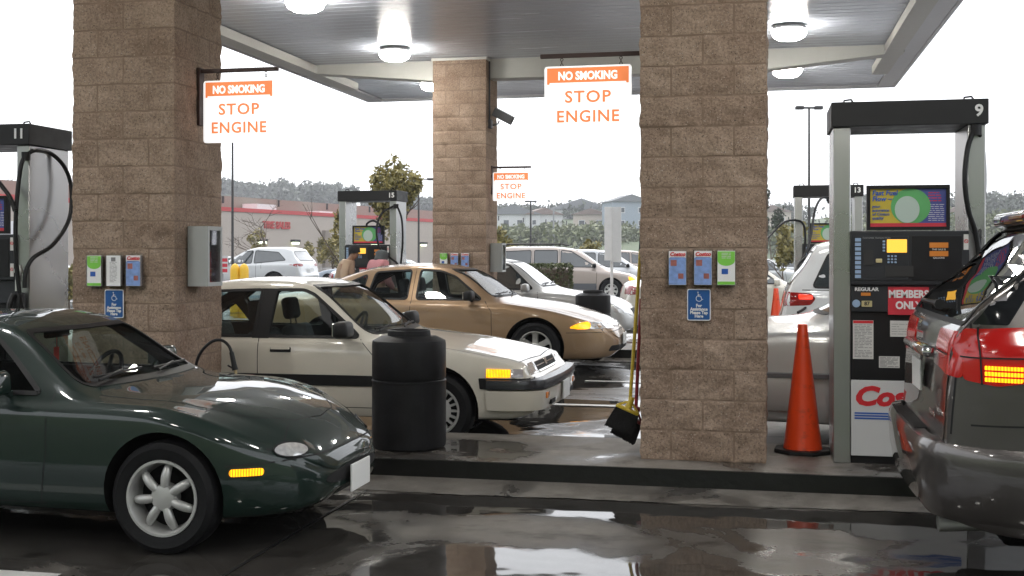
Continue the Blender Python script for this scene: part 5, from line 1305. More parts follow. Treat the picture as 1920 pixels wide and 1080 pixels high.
dispenser(13, 'fuel pump thirteen on the far island with hoses arching over a white car', x13, y13,
    [hose([(1553, 372, 17.4), (1540, 372, 17.2), (1528, 395, 16.9), (1519, 450, 16.6), (1510, 475, 16.4), (1495, 500, 16.3)], x13, y13),
     hose([(1555, 376, 17.4), (1561, 400, 17.2), (1560, 440, 17.0), (1548, 480, 16.6), (1532, 545, 15.6), (1512, 575, 14.6), (1496, 586, 14.4)], x13, y13),
     hose([(1568, 480, 17.0), (1550, 470, 16.6), (1524, 475, 16.2), (1502, 490, 15.8), (1492, 512, 15.6), (1496, 540, 15.5)], x13, y13),
     hose([(1505, 500, 17.5), (1510, 450, 17.5), (1506, 420, 17.5), (1490, 413, 17.4), (1470, 417, 17.2), (1450, 435, 17.0), (1438, 448, 16.8)], x13, y13)])

# ================================================================== barrels, cones, brooms
simple('barrel_black', (.009, .009, .010), .48, spec=.22, bump=.25, bscale=14, var=.45, vscale=7)
def barrel(label, x, y):
    m = MB(); m.lathe([(0, 0), (.245, 0), (.262, .015), (.265, .05), (.265, .47), (.268, .475), (.268, .485), (.258, .492), (.262, .50), (.265, .51), (.265, .74), (.26, .765), (.20, .795), (.155, .80), (.152, .835), (.14, .84), (.135, .80), (.0, .78)], 48)
    o = m.build('barrel', 'barrel_black', smooth=True, angle=28); o.location = (x, y, .15); o.name = 'waste_barrel'
    return tag(o, label, 'barrel', 'black plastic barrels on the islands')
p = at_d(767, V0, 8.42); barrel('black plastic barrel standing between the roadster nose and the broom', p.x, p.y)
p = at_d(1112, V0, 17.7); barrel('black barrel on the far island behind the gold saloon nose', p.x, p.y)
m_, nt_, b_ = newmat('cone_orange'); b_.inputs['Base Color'].default_value = (.95, .075, .010, 1); b_.inputs['Roughness'].default_value = .38; b_.inputs['Coat Weight'].default_value = .4; b_.inputs['Coat Roughness'].default_value = .2
tc_ = nt_.nodes.new('ShaderNodeTexCoord'); no_ = nt_.nodes.new('ShaderNodeTexNoise'); no_.inputs['Scale'].default_value = 9; no_.inputs['Detail'].default_value = 9; no_.inputs['Roughness'].default_value = .7
rc_ = nt_.nodes.new('ShaderNodeValToRGB'); rc_.color_ramp.elements[0].position = .34; rc_.color_ramp.elements[0].color = (.55, .05, .012, 1); rc_.color_ramp.elements[1].position = .47; rc_.color_ramp.elements[1].color = (.95, .075, .010, 1)
nt_.links.new(tc_.outputs['Object'], no_.inputs['Vector']); nt_.links.new(no_.outputs[0], rc_.inputs[0]); nt_.links.new(rc_.outputs[0], b_.inputs['Base Color'])
def cone(label, x, y, rz=.3):
    o = empty('traffic_cone', (x, y, .15), rz, label, 'traffic cone', 'orange traffic cones')
    m = MB(); b = bmesh.new(); bmesh.ops.create_circle(b, cap_ends=True, segments=8, radius=.205); r = bmesh.ops.extrude_face_region(b, geom=list(b.faces)); 
    for g in r['geom']:
        if isinstance(g, bmesh.types.BMVert): g.co.z = .028
    bmesh.ops.bevel(b, geom=list(b.edges), offset=.006, segments=1, affect='EDGES'); m.frombm(b); m.build('base', 'rubber', o)
    m = MB(); m.lathe([(.134, .028), (.131, .045), (.116, .16), (.082, .45), (.043, .78), (.034, .885), (.030, .892), (.022, .890), (.024, .80)], 40); m.build('body', 'cone_orange', o, smooth=True)
p = at_d(1505, V0, 8.2); cone('tall orange cone standing between the near pillar and pump nine', p.x, p.y)
p = at_d(1455, V0, 16.9); cone('orange cone on the far island behind the silver saloon', p.x, p.y)
simple('broom_yellow', (.52, .38, .03), .35); simple('broom_red', (.22, .01, .02), .35); simple('bristle', (.012, .012, .013), .9, bump=1, bscale=150)
def broom(label, top, bot, mat, wd, tilt, cap=True):
    o = empty('broom', (0, 0, 0), 0, label, 'broom')
    m = MB(); m.tube([top, bot], .0125, 10); m.build('handle', mat, o, smooth=True)
    if cap: 
        d = (Vector(top)-Vector(bot)).normalized(); m = MB(); m.tube([Vector(top), Vector(top)+d*.12], .0135, 10); m.build('handle_tip', 'pump_black', o, smooth=True)
    M = Matrix.Translation(bot)@Matrix.Rotation(tilt, 4, 'Y')
    b = MB(); b.bbox(-wd*.5, wd*.5, -.032, .032, -.055, -.030, .010); b.tube([(0, 0, .05), (0, 0, -.035)], [.017, .026], 10); b.tube([(-wd*.42, 0, -.035), (-wd*.2, 0, -.005), (0, 0, .02), (wd*.2, 0, -.005), (wd*.42, 0, -.035)], .008, 6)
    m = MB(); m.add([M@Vector(v) for v in b.v], b.f); m.build('block', mat, o, smooth=True)
    rng = random.Random(3); b = MB()
    for i in range(420):
        x = rng.uniform(-.48, .48)*wd; y = rng.uniform(-.024, .024); k = 1+.35*rng.random()
        b.tube([(x, y, -.05), (x*1.25+rng.gauss(0, .004), y*1.7, -.185-.02*rng.random())], .0045, 3)
    m = MB(); m.add([M@Vector(v) for v in b.v], b.f); m.build('bristles', 'bristle', o)
T_ = on_y(1201, 470, 8.25); B_ = on_y(1181, 757, 8.14)
broom('yellow-handled broom leaning on the left side of the near pillar', T_, B_, 'broom_yellow', .17, R(22))
T_ = on_y(1202, 560, 8.30); B_ = on_y(1192, 775, 8.26)
broom('dark red broom behind the yellow one against the near pillar', T_, B_, 'broom_red', .15, R(28), False)

# hose with nozzle over the red lid behind the roadster
simple('bucket_red', (.50, .03, .025), .4)
p = on_y(455, 705, 7.85); bk = empty('squeegee_bucket', (p.x, 7.85, .15), 0, 'red-lidded bucket behind the roadster bonnet', 'bucket')
m = MB(); m.lathe([(0, 0), (.12, 0), (.14, p.z-.20), (.0, p.z-.20)], 28); m.build('tub', 'pump_black', bk, smooth=True)
m = MB(); m.lathe([(0, p.z-.145), (.10, p.z-.15), (.145, p.z-.165), (.15, p.z-.198), (0, p.z-.198)], 28); m.build('lid', 'bucket_red', bk, smooth=True)
hz = empty('air_hose', (0, 0, 0), 0, 'black hose arching out from behind the roadster bonnet to a nozzle', 'hose')
m = MB(); m.tube(spline([on_y(350, 760, 7.75), on_y(364, 700, 7.75), on_y(374, 665, 7.75), on_y(395, 642, 7.75), on_y(415, 638, 7.75), on_y(430, 650, 7.75), on_y(436, 670, 7.75)], 8), .011, 10); m.build('tube', 'hose_rubber', hz, smooth=True)
m = MB(); m.tube([on_y(434, 660, 7.75), on_y(438, 680, 7.75), on_y(441, 694, 7.75)], [.016, .018, .022], 10); m.tube([on_y(439, 692, 7.75), on_y(427, 685, 7.72)], .006, 6); m.build('gun', 'pump_black', hz, smooth=True)
m = MB(); m.tube([on_y(441, 694, 7.75), on_y(444, 706, 7.75)], [.012, .006], 8); m.build('tip', 'button_cream', hz, smooth=True)

# ================================================================== leaflet boxes and signs on the pillars
simple('acrylic', (.45, .46, .50), .08, coat=1); glassmat('acrylic_clear', (.97, .97, .99), .02)
simple('leaf_green_ink', (.22, .62, .08), .4); simple('leaf_white', (.85, .85, .86), .5); simple('leaf_blue', (.22, .34, .66), .4, var=.45, vscale=30); simple('leaf_pic', (.35, .12, .10), .5, var=.5, vscale=40)
def leaflet(kind, label, x, y, z0, w=.118, h=.235):
    o = empty('leaflet_holder', (x, y, z0), 0, label, 'leaflet holder', 'clear leaflet boxes on the pillars')
    m = MB(); m.box(-w/2-.004, w/2+.004, -.006, 0, 0, h+.012)
    m.box(-w/2-.004, -w/2-.001, -.045, -.006, 0, h*.97); m.box(w/2+.001, w/2+.004, -.045, -.006, 0, h*.97); m.box(-w/2-.001, w/2+.001, -.045, -.006, 0, .003)
    m.build('case', 'acrylic_clear', o)
    l = boxpart('leaflet', (-w/2+.002, w/2-.002, -.040, -.010, .004, h-.006), 'leaf_white', o)
    F = -.0405
    def pn(nm, a, mt): 
        k = 0.0 if nm == 'printed_panel' and mt != 'ink_blue' else .0009
        return boxpart(nm, (a[0], a[1], F-.0008-k, F-k, a[2], a[3]), mt, l)
    if kind == 'green':
        m = MB(); m.prism([(-w/2+.003, h-.01)]+[(w/2-.003, h-.01)]+[((w/2-.003)*math.cos(t*PI/10), h*.70-.035*math.sin(t*PI/10)) for t in range(11)], F-.0008, F); m.build('printed_panel', 'leaf_green_ink', l)
        pn('printed_panel', (-w/2+.003, w/2-.003, .006, .026), 'leaf_green_ink'); pn('printed_panel', (-.03, .012, .075, .11), 'ink_blue'); 
        q = MB(); para(q, -.03, .03, h*.75, h*.93, 4, F-.0008, .004, random.Random(2)); q.build('printed_text', 'paper', l)
    elif kind == 'blue':
        pn('printed_panel', (-w/2+.003, w/2-.003, .006, h*.78), 'leaf_blue'); pn('printed_picture', (-.045, -.005, .13, .17), 'leaf_pic'); pn('printed_picture', (.005, .04, .045, .08), 'leaf_pic')
        text('Costco', .036, (0, F-.001, h-.028), 'ink_red', l, name='printed_text', off=.0015, shear=.25, sx=.95)
        pn('printed_rule', (-w/2+.01, w/2-.01, h-.052, h-.048), 'ink_blue')
    else:
        q = MB(); para(q, -.03, .03, .03, h*.78, 16, F, .003, random.Random(6)); q.build('printed_text', 'ink_grey', l); pn('printed_mark', (-.018, .018, h-.05, h-.02), 'ink_grey')
    return o
def wheelchair(m, c, s, F):
    # head, body stroke, wheel arc, foot
    def P(a, b): return (c[0]+a*s, F, c[1]+b*s)
    m.tube([P(-.16, .95), P(-.16, .80)], .11*s, 8)
    m.tube([P(-.14, .68), P(-.06, .12), P(.34, .12), P(.52, -.42), P(.72, -.36)], .065*s, 6)
    m.tube([P(-.10, .38), P(.26, .38)], .055*s, 6)
    m.tube([P(-.18+0*1, .30)]+[P(.02+.50*math.cos(t), -.22+.50*math.sin(t)) for t in [R(a) for a in range(118, 345, 15)]], .055*s, 6)
def ada(label, x, y, z0, w=.155, h=.21):
    o = empty('assistance_sign', (x, y, z0), 0, label, 'sign', 'blue assistance signs')
    m = MB(); m.prism([tuple(p) for p in fillet([(-w/2, 0), (w/2, 0), (w/2, h), (-w/2, h)], .014)], -.004, -.001); m.build('border', 'leaf_white', o)
    m = MB(); m.prism([tuple(p) for p in fillet([(-w/2+.006, .006), (w/2-.006, .006), (w/2-.006, h-.006), (-w/2+.006, h-.006)], .010)], -.0052, -.004); f = m.build('face', 'sign_blue', o)
    m = MB(); wheelchair(m, (0, h*.74), .038, -.0058); m.build('wheelchair_symbol', 'ink_white', f)
    text('For\nAssistance\nPlease Tap\nHere', .0285, (0, -.0062, h*.305), 'ink_white', f, name='sign_lettering', off=.0012, ext=.0008, lh=.82, sx=.95)
simple('sign_blue', (.012, .09, .30), .4)
FY1, FY2, FY3 = 7.905, 7.885, 17.185
def fx(u, Y): return on_y(u, V0, Y).x
def fz(v, u, Y): return on_y(u, v, Y).z
for k, (u, lab) in enumerate(((1271, 'left blue and white leaflet box on the near pillar'), (1318.5, 'middle blue leaflet box with glare on the near pillar'), (1362, 'green leaflet box on the near pillar, right of the blue ones'))):
    leaflet(('blue', 'blue', 'green')[k], lab, fx(u, FY1), FY1, fz(535, u, FY1))
for k, (u, lab) in enumerate(((182, 'green leaflet box on the left pillar'), (218, 'white leaflet box between the green and the blue one on the left pillar'), (255, 'blue leaflet box on the left pillar beside the white one'))):
    leaflet(('green', 'white', 'blue')[k], lab, fx(u, FY2), FY2, fz(537, u, FY2))
for k, (u, lab) in enumerate(((833, 'green leaflet box on the far camera pillar'), (853, 'blue leaflet box in the middle of the far camera pillar'), (873, 'right-hand blue leaflet box on the far camera pillar'))):
    leaflet(('green', 'blue', 'blue')[k], lab, fx(u, FY3), FY3, fz(503, u, FY3))
ada('blue wheelchair sign for assistance on the near pillar', fx(1310.5, FY1), FY1, fz(601, 1310, FY1))
ada('blue wheelchair sign for assistance on the left pillar', fx(214.5, FY2), FY2, fz(596, 214, FY2))
# cabinets
simple('cabinet_grey', (.42, .44, .44), .5, var=.06); simple('extinguisher_red', (.55, .02, .02), .3)
def cabinet(label, x, y0, y1, z0, z1, d=.15):
    o = empty('extinguisher_cabinet', (x, y0, z0), 0, label, 'cabinet', 'grey cabinets on the pillars'); h = z1-z0; w = y1-y0
    m = MB(); m.box(0, d, 0, .012, 0, h); m.box(0, d, w-.012, w, 0, h); m.box(0, d, .012, w-.012, 0, .012); m.box(0, d, .012, w-.012, h-.012, h); m.box(0, .01, .012, w-.012, .012, h-.012); m.build('box', 'cabinet_grey', o)
    m = MB(); 
    for a in ((.0, w, 0, .03), (0, w, h-.03, h), (0, .03, .03, h-.03), (w-.03, w, .03, h-.03)): m.box(d+.001, d+.014, a[0], a[1], a[2], a[3])
    f = m.build('door_frame', 'cabinet_grey', o); m = MB(); m.box(d+.004, d+.008, .031, w-.031, .031, h-.031); m.build('door_glass', 'acrylic_clear', f)
    m = MB(); m.lathe([(0, 0), (.05, .0), (.052, .02), (.052, h*.52), (.03, h*.60), (.015, h*.62), (.015, h*.68), (0, h*.68)], 20, 0, Matrix.Translation((d*.5, w/2, .02))); e = m.build('extinguisher', 'extinguisher_red', o, smooth=True)
    m = MB(); m.bbox(d*.5-.02, d*.5+.05, w/2-.02, w/2+.02, h*.66, h*.74, .006); m.build('valve', 'pump_black', e)
cabinet('grey cabinet holding a red extinguisher on the side of the left pillar', PX[0]+PW/2+.012, 8.08, 8.32, fz(537, 370, 8.08), fz(424, 370, 8.08))
cabinet('grey cabinet on the side of the far camera pillar', -4.5+PW/2+.012, 17.45, 17.72, fz(510, 920, 17.45), fz(456, 920, 17.45), .17)
# hanging signs
simple('sign_white_glare', (.85, .85, .84), .4, emit=(1, 1, 1), es=.6); simple('sign_orange_glare', (.85, .20, .06), .45, emit=(1, .30, .10), es=.45); simple('bracket_brown', (.06, .035, .03), .6, var=.2)  # unlit sign faces; added emission stands in for retroreflected flash glare
def stop_sign(label, x, y, ztop, direction, xs, w=.56, h=.47):
    """bracket fixed to a pillar side at x, arm running towards +-x; sign centred at xs"""
    o = empty('stop_engine_sign', (x, y, ztop), 0, label, 'sign', 'hanging no smoking stop engine signs'); a = xs-x
    e = a+direction*(w/2+.03)
    m = MB(); m.bbox(min(0, e), max(0, e), -.015, .015, -.02, .01, .004); m.bbox(-.012 if direction > 0 else -.0, .0 if direction < 0 else .012, -.04, .04, -.42, .02, .002); b = m.build('bracket', 'bracket_brown', o)
    for s in (-.30*w, .38*w): 
        m = MB(); 
        for k in range(3): ring(m, Vector((a+s, 0, -.032-.02*k)), .010, .003, Matrix.Rotation(PI/2 if k % 2 else 0, 4, 'Z')@Matrix.Rotation(PI/2, 4, 'X'), 10)
        m.build('chain', 'bracket_brown', b)
    m = MB(); m.prism([tuple(p) for p in fillet([(a-w/2, -.08-h), (a+w/2, -.08-h), (a+w/2, -.08), (a-w/2, -.08)], .025)], -.004, .004); p = m.build('panel', 'sign_white_glare', o)
    z1 = -.08; m = MB()
    for (x0, x1, za, zb) in ((-w*.47, w*.47, -.028, -.012), (-w*.47, -w*.44, -.13, -.028), (w*.44, w*.47, -.13, -.028)): m.box(a+x0, a+x1, -.0062, -.0042, z1+za, z1+zb)
    m.build('border', 'sign_orange_glare', p)
    boxpart('heading_band', (a-w*.44, a+w*.44, -.0055, -.0042, z1-.118, z1-.028), 'sign_orange_glare', p)
    text('NO SMOKING', .082, (a, -.0065, z1-.073), 'sign_white_glare', p, name='sign_lettering', off=.003, sx=.82)
    text('STOP', .118, (a, -.0055, z1-.225), 'sign_orange_glare', p, name='sign_lettering', off=.0022, sx=1.08, space=1.14)
    text('ENGINE', .118, (a, -.0055, z1-.365), 'sign_orange_glare', p, name='sign_lettering', off=.0022, sx=1.0, space=1.12)
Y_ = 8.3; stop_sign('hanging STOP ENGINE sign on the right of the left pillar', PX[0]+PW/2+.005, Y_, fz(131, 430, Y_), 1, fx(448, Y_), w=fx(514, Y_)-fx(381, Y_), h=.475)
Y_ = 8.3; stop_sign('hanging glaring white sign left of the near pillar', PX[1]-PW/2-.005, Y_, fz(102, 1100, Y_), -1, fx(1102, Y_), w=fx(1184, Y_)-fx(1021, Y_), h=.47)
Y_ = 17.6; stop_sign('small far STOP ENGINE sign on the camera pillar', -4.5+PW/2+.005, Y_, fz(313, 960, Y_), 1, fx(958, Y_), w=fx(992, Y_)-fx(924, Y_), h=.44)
# security camera with conduit
cp = on_y(938, 232, 17.5); cc = empty('security_camera', (-4.5+PW/2, 17.5, cp.z), 0, 'grey box security camera on an arm of the far pillar', 'camera')
simple('cam_grey', (.10, .10, .11), .5)
m = MB(); m.tube([(.0, 0, -.02), (.06, 0, -.02), (.12, 0, .0), (.14, 0, .05)], .012, 8); m.tube([(.014, -.12, -.02), (.014, -.12, CZ-cp.z-.05)], .012, 8); m.bbox(.0, .05, -.16, -.05, -.08, .05, .006); m.build('arm', 'cam_grey', cc, smooth=True)
M = Matrix.Translation((.20, 0, .11))@Matrix.Rotation(R(28), 4, 'Y'); b = MB(); b.bbox(-.16, .16, -.07, .07, -.065, .065, .012); b.box(-.17, .20, -.075, .075, .067, .074)
m = MB(); m.add([M@Vector(v) for v in b.v], b.f); m.build('housing', 'cam_grey', cc)
m = MB(); m.tube([M@Vector((.158, 0, 0)), M@Vector((.166, 0, 0))], .035, 16); m.build('lens', 'ink_black', cc)

# bollards, road sign
simple('bollard_yellow', (.78, .46, .02), .45)
for u, lab in ((440.5, 'left of the pair of yellow bollards above the cream saloon'), (457.5, 'right of the pair of yellow bollards above the cream saloon')):
    p = at_d(u, V0, 31); m = MB(); m.lathe([(.13, 0), (.125, 1.12), (.11, 1.2), (.06, 1.27), (0, 1.29)], 20); o = m.build('bollard', 'bollard_yellow', smooth=True); o.location = (p.x, p.y, 0); tag(o, lab, 'bollard', 'yellow bollards')
p = at_d(1147, V0, 25.5); rs = empty('road_sign', (p.x, p.y, 0), TH, 'white back of a tall road sign on a white post', 'sign')
simple('post_white', (.6, .6, .6), .5, var=.1)
m = MB(); m.box(-.03, .03, -.03, .03, 0, 2.55); m.build('post', 'post_white', rs)
for a, w_, (z0, z1) in ((R(24), .2, (1.40, 2.56)), (R(-28), .24, (1.36, 2.56))):
    M = Matrix.Rotation(a, 4, 'Z'); b = MB(); 
    b.box(-w_, -.0, -.045, -.035, z0, z1) if a > 0 else b.box(0.0, w_, -.045, -.035, z0, z1)
    m = MB(); m.add([M@Vector(v) for v in b.v], b.f); m.build('sign_board', 'post_white', rs)
# red-lettered sign at far left
simple('red_panel', (.55, .04, .06), .5)
p = at_d(417, V0, 27); o = empty('notice_board', (p.x, p.y, 0), TH, 'small red and white notice at the left edge of the car park', 'sign')
m = MB(); m.tube([(0, 0.02, 0), (0, .02, 1.45)], .02, 8); m.build('post', 'pole_grey', o); b = boxpart('board', (-.13, .13, -.02, 0, 1.08, 1.50), 'post_white', o)
m = MB()
for k in range(3): m.box(-.12, .12, -.023, -.0205, 1.12+k*.12, 1.20+k*.12)
m.build('printed_rows', 'red_panel', b)

# ================================================================== people
simple('skin', (.30, .17, .11), .6); simple('jacket_tan', (.42, .31, .22), .85, var=.15, bump=.3, bscale=25); simple('beanie_black', (.012, .012, .014), .9, bump=.6, bscale=120)
simple('trousers_dark', (.03, .035, .05), .85, var=.2); simple('hood_grey', (.07, .08, .085), .9, var=.2, bump=.3, bscale=40); simple('jacket_pink', (.50, .22, .24), .8, var=.2); simple('shoe', (.02, .02, .02), .6)
def skin_body(root, J, E, mat, name='body', sub=2):
    me = bpy.data.meshes.new('sk'); me.from_pydata([j[:3] for j in J], [], []); me = bpy.data.meshes.new('sk'); me.from_pydata([tuple(j[:3]) for j in J], E, [])
    o = bpy.data.objects.new('sk', me); col.objects.link(o)
    md = o.modifiers.new('s', 'SKIN'); md.use_smooth_shade = True
    if not me.skin_vertices: me.skin_vertices.new() if hasattr(me.skin_vertices, 'new') else None
    for i, j in enumerate(J): me.skin_vertices[0].data[i].radius = (j[3], j[4] if len(j) > 4 else j[3])
    me.skin_vertices[0].data[0].use_root = True
    s = o.modifiers.new('u', 'SUBSURF'); s.levels = sub; s.render_levels = sub
    dg = bpy.context.evaluated_depsgraph_get(); dg.update()
    m2 = bpy.data.meshes.new_from_object(o.evaluated_get(dg)); bpy.data.objects.remove(o)
    m2.name = name; m2.materials.clear(); m2.materials.append(MATS[mat]); m2.shade_smooth()
    r = bpy.data.objects.new(name, m2); col.objects.link(r); r.parent = root; return r
def person(label, x, y, rz, H, coat, hat, lean=0.12):
    o = empty('person', (x, y, .15), rz, label, 'person')
    k = H/1.72; lx = lean
    def q(a, b, c, *r): return (a*k, b*k, c*k)+tuple(v*k for v in r)
    body = [q(0, 0, .95, .14, .17), q(lx*.4, 0, 1.15, .125, .16), q(lx, 0, 1.36, .12, .17), q(lx*1.2, 0, 1.46, .06, .07), q(lx*1.6, 0, 1.50, .05), q(lx*2.3, 0, 1.58, .075, .085), q(lx*2.35, 0, 1.66, .05),
        q(0, .10, .90, .10), q(.04, .12, .50, .065), q(-.02, .12, .10, .045), q(.12, .13, .03, .035),
        q(0, -.10, .90, .10), q(-.06, -.12, .50, .065), q(-.14, -.12, .10, .045), q(-.02, -.13, .03, .035),
        q(lx, .19, 1.38, .06), q(lx+.02, .25, 1.12, .048), q(lx+.22, .20, 1.00, .036), q(lx+.30, .19, 1.0, .03),
        q(lx, -.19, 1.38, .06), q(lx+.0, -.25, 1.12, .048), q(lx+.18, -.2, .98, .036), q(lx+.26, -.19, .97, .03)]
    E = [(0, 1), (1, 2), (2, 3), (3, 4), (4, 5), (5, 6), (0, 7), (7, 8), (8, 9), (9, 10), (0, 11), (11, 12), (12, 13), (13, 14), (2, 15), (15, 16), (16, 17), (17, 18), (2, 19), (19, 20), (20, 21), (21, 22)]
    skin_body(o, body, E, 'skin')
    coatJ = [q(-.01, 0, .86, .16, .19), q(lx*.2, 0, 1.0, .165, .195), q(lx*.4, 0, 1.15, .155, .185), q(lx, 0, 1.36, .14, .19), q(lx*1.2, 0, 1.49, .095, .11), q(lx, .17, 1.42, .085), q(lx+.02, .25, 1.12, .065), q(lx+.19, .205, 1.01, .05), q(lx, -.17, 1.42, .085), q(lx, -.25, 1.12, .065), q(lx+.16, -.205, .99, .05)]
    skin_body(o, coatJ, [(0, 1), (1, 2), (2, 3), (3, 4), (3, 5), (5, 6), (6, 7), (3, 8), (8, 9), (9, 10)], coat, 'jacket')
    skin_body(o, [q(0, 0, .93, .15, .18), q(0, .10, .88, .115), q(.04, .12, .50, .085), q(-.02, .12, .12, .07), q(0, -.10, .88, .115), q(-.06, -.12, .50, .085), q(-.13, -.12, .12, .07)], [(0, 1), (1, 2), (2, 3), (0, 4), (4, 5), (5, 6)], 'trousers_dark', 'trousers')
    hx, hz_ = lx*2.3*k, 1.58*k
    # face: nose, ears, eyes, mouth
    m = MB(); m.lathe([(0, .012), (.012, .0), (.016, -.02), (0, -.022)], 8, 0, Matrix.Translation((hx+.088*k, 0, hz_-.005*k)))
    for s in (-1, 1): m.tube([(hx-.01, s*.082*k, hz_+.02*k), (hx-.005, s*.092*k, hz_), (hx, s*.082*k, hz_-.025*k)], .010*k, 6)
    f = m.build('face_features', 'skin', o, smooth=True)
    m = MB()
    for s in (-1, 1): m.lathe([(0, .008), (.008, 0), (0, -.008)], 8, 0, Matrix.Translation((hx+.076*k, s*.030*k, hz_+.015*k)))
    m.tube([(hx+.078*k, -.02*k, hz_-.045*k), (hx+.080*k, .02*k, hz_-.045*k)], .004, 5); m.build('eyes_and_mouth', 'ink_black', f)
    if hat == 'beanie':
        m = MB(); M = Matrix.Translation((hx-.004, 0, hz_+.028*k))@Matrix.Rotation(R(-8), 4, 'Y'); m.lathe([(.098*k, -.005), (.105*k, .012), (.102*k, .04), (.104*k, .05), (.095*k, .085), (.07*k, .112), (.03*k, .125), (0, .127)], 24, 0, M); m.build('beanie', 'beanie_black', o, smooth=True)
    else:
        skin_body(o, [q(lx*1.2, 0, 1.42, .12, .15), q(lx*1.8, 0, 1.50, .115, .12), q(lx*2.0, 0, 1.59, .125, .12), q(lx*2.05, 0, 1.67, .09, .09)], [(0, 1), (1, 2), (2, 3)], 'hood_grey', 'hood')
    # hands: palm, four fingers, thumb
    for (hx_, hy_, hz2) in ((lx+.30, .19, 1.0), (lx+.26, -.19, .97)):
        P = [(hx_*k, hy_*k, hz2*k, .022, .032), ((hx_+.06)*k, hy_*k, (hz2-.005)*k, .018, .034)]; E = [(0, 1)]
        for i in range(4):
            b = len(P); yy = (hy_+(-.027+.018*i))*k; ln = (.06, .072, .068, .052)[i]
            P += [((hx_+.085)*k, yy, (hz2-.01)*k, .0095), ((hx_+.085+ln*.6)*k, yy, (hz2-.025)*k, .0085), ((hx_+.085+ln)*k, yy, (hz2-.055)*k, .007)]; E += [(1, b), (b, b+1), (b+1, b+2)]
        b = len(P); s = -1 if hy_ > 0 else 1; P += [((hx_+.03)*k, (hy_+s*.035)*k, (hz2-.01)*k, .011), ((hx_+.07)*k, (hy_+s*.055)*k, (hz2-.03)*k, .009)]; E += [(0, b), (b, b+1)]
        skin_body(o, P, E, 'skin', 'hand', 1)
p = at_d(641, V0, 17.75); person('person in a black knitted hat and tan jacket standing by pump fifteen, facing right', p.x, p.y, R(5), 1.50, 'jacket_tan', 'beanie', .10)
p = at_d(703, V0, 17.7); person('person in a grey hood and pink jacket facing pump fifteen', p.x, p.y, R(60), 1.50, 'jacket_pink', 'hood', .08)
# ================================================================== other vehicles
def T_sedan(paint, H=1.43, hw=.89, wb=2.7, fo=.95, ro=1.05, rim='spoke5', lit=False, **kw):
    t = -wb-ro; h = H
    d = dict(paint=paint, Rt=.32, rr=.2, ww=.19, rim=rim, wb=wb, track=hw-.02, ra=.37,
        hw=[(t, hw*.95), (-wb, hw), (0, hw), (fo, hw*.95)], zs=[(t, .4), (t+.25, .26), (fo-.3, .22), (fo, .32)],
        zb=[(t, .6), (t+.15, .86), (t+.7, .94), (-1, .91), (-.3, .88), (fo*.6, .74), (fo, .5)],
        zt=[(t, .66), (t+.05, .88), (t+.15, .98), (t+.75, 1.04), (t+1.35, h-.07), (t+1.8, h-.01), (-1.7, h), (-1.15, h-.06), (-.45, .98), (-.3, .94), (.4, .84), (fo-.2, .72), (fo-.05, .58), (fo, .5)],
        wr=[(t, .6), (t+.7, .66), (t+1.35, .56), (-1.1, .57), (-.45, .7), (.3, .7), (fo, .6)], cr=.05, sh=.05, n=2, fine=1.5, front=(.4, .6), rear=(.35, .65), trim=True, wfil=.05,
        side=[[(-.7, .95), (-1.15, h-.13), (-1.55, h-.09), (-1.55, .95)], [(-1.66, .95), (-1.66, h-.09), (t+1.6, h-.12), (t+1.15, .97)]],
        wscreen=[(-.68, 1.0), (-.52, h-.08), (.52, h-.08), (.68, 1.0)], rscreen=[(-.6, 1.07), (-.48, h-.10), (.48, h-.10), (.6, 1.07)],
        mirror=(-.8, hw-.03, .98, paint),
        patches=[([(t+.0, .72), (t+.0, .90), (t+.24, .88), (t+.24, .74)], 'RL', 'tail_lamp', 'lens_red', dict(r=.02)), ([(-hw*.8, .74), (-hw*.8, .90), (-hw*.4, .90), (-hw*.4, .74)], 'B', 'tail_lamp', 'lens_red', dict(mirror=True, r=.02)),
            ([(fo-.3, .58), (fo-.3, .70), (fo-.05, .66), (fo-.05, .56)], 'RL', 'headlight', 'lens_amber_lit' if lit else 'lens_clear', dict(r=.02)), ([(-hw*.8, .56), (-hw*.78, .67), (-hw*.4, .66), (-hw*.4, .56)], 'F', 'headlight', 'lens_clear', dict(mirror=True, r=.02)),
            ([(-.32, .52), (-.32, .62), (.32, .62), (.32, .52)], 'F', 'grille', 'gap', dict(r=.02))],
        lines=[([(-1.6, h-.1), (-1.6, .3)], 'RL', .012), ([(-.62, .9), (-.52, .3)], 'RL', .012)])
    d.update(kw); return d
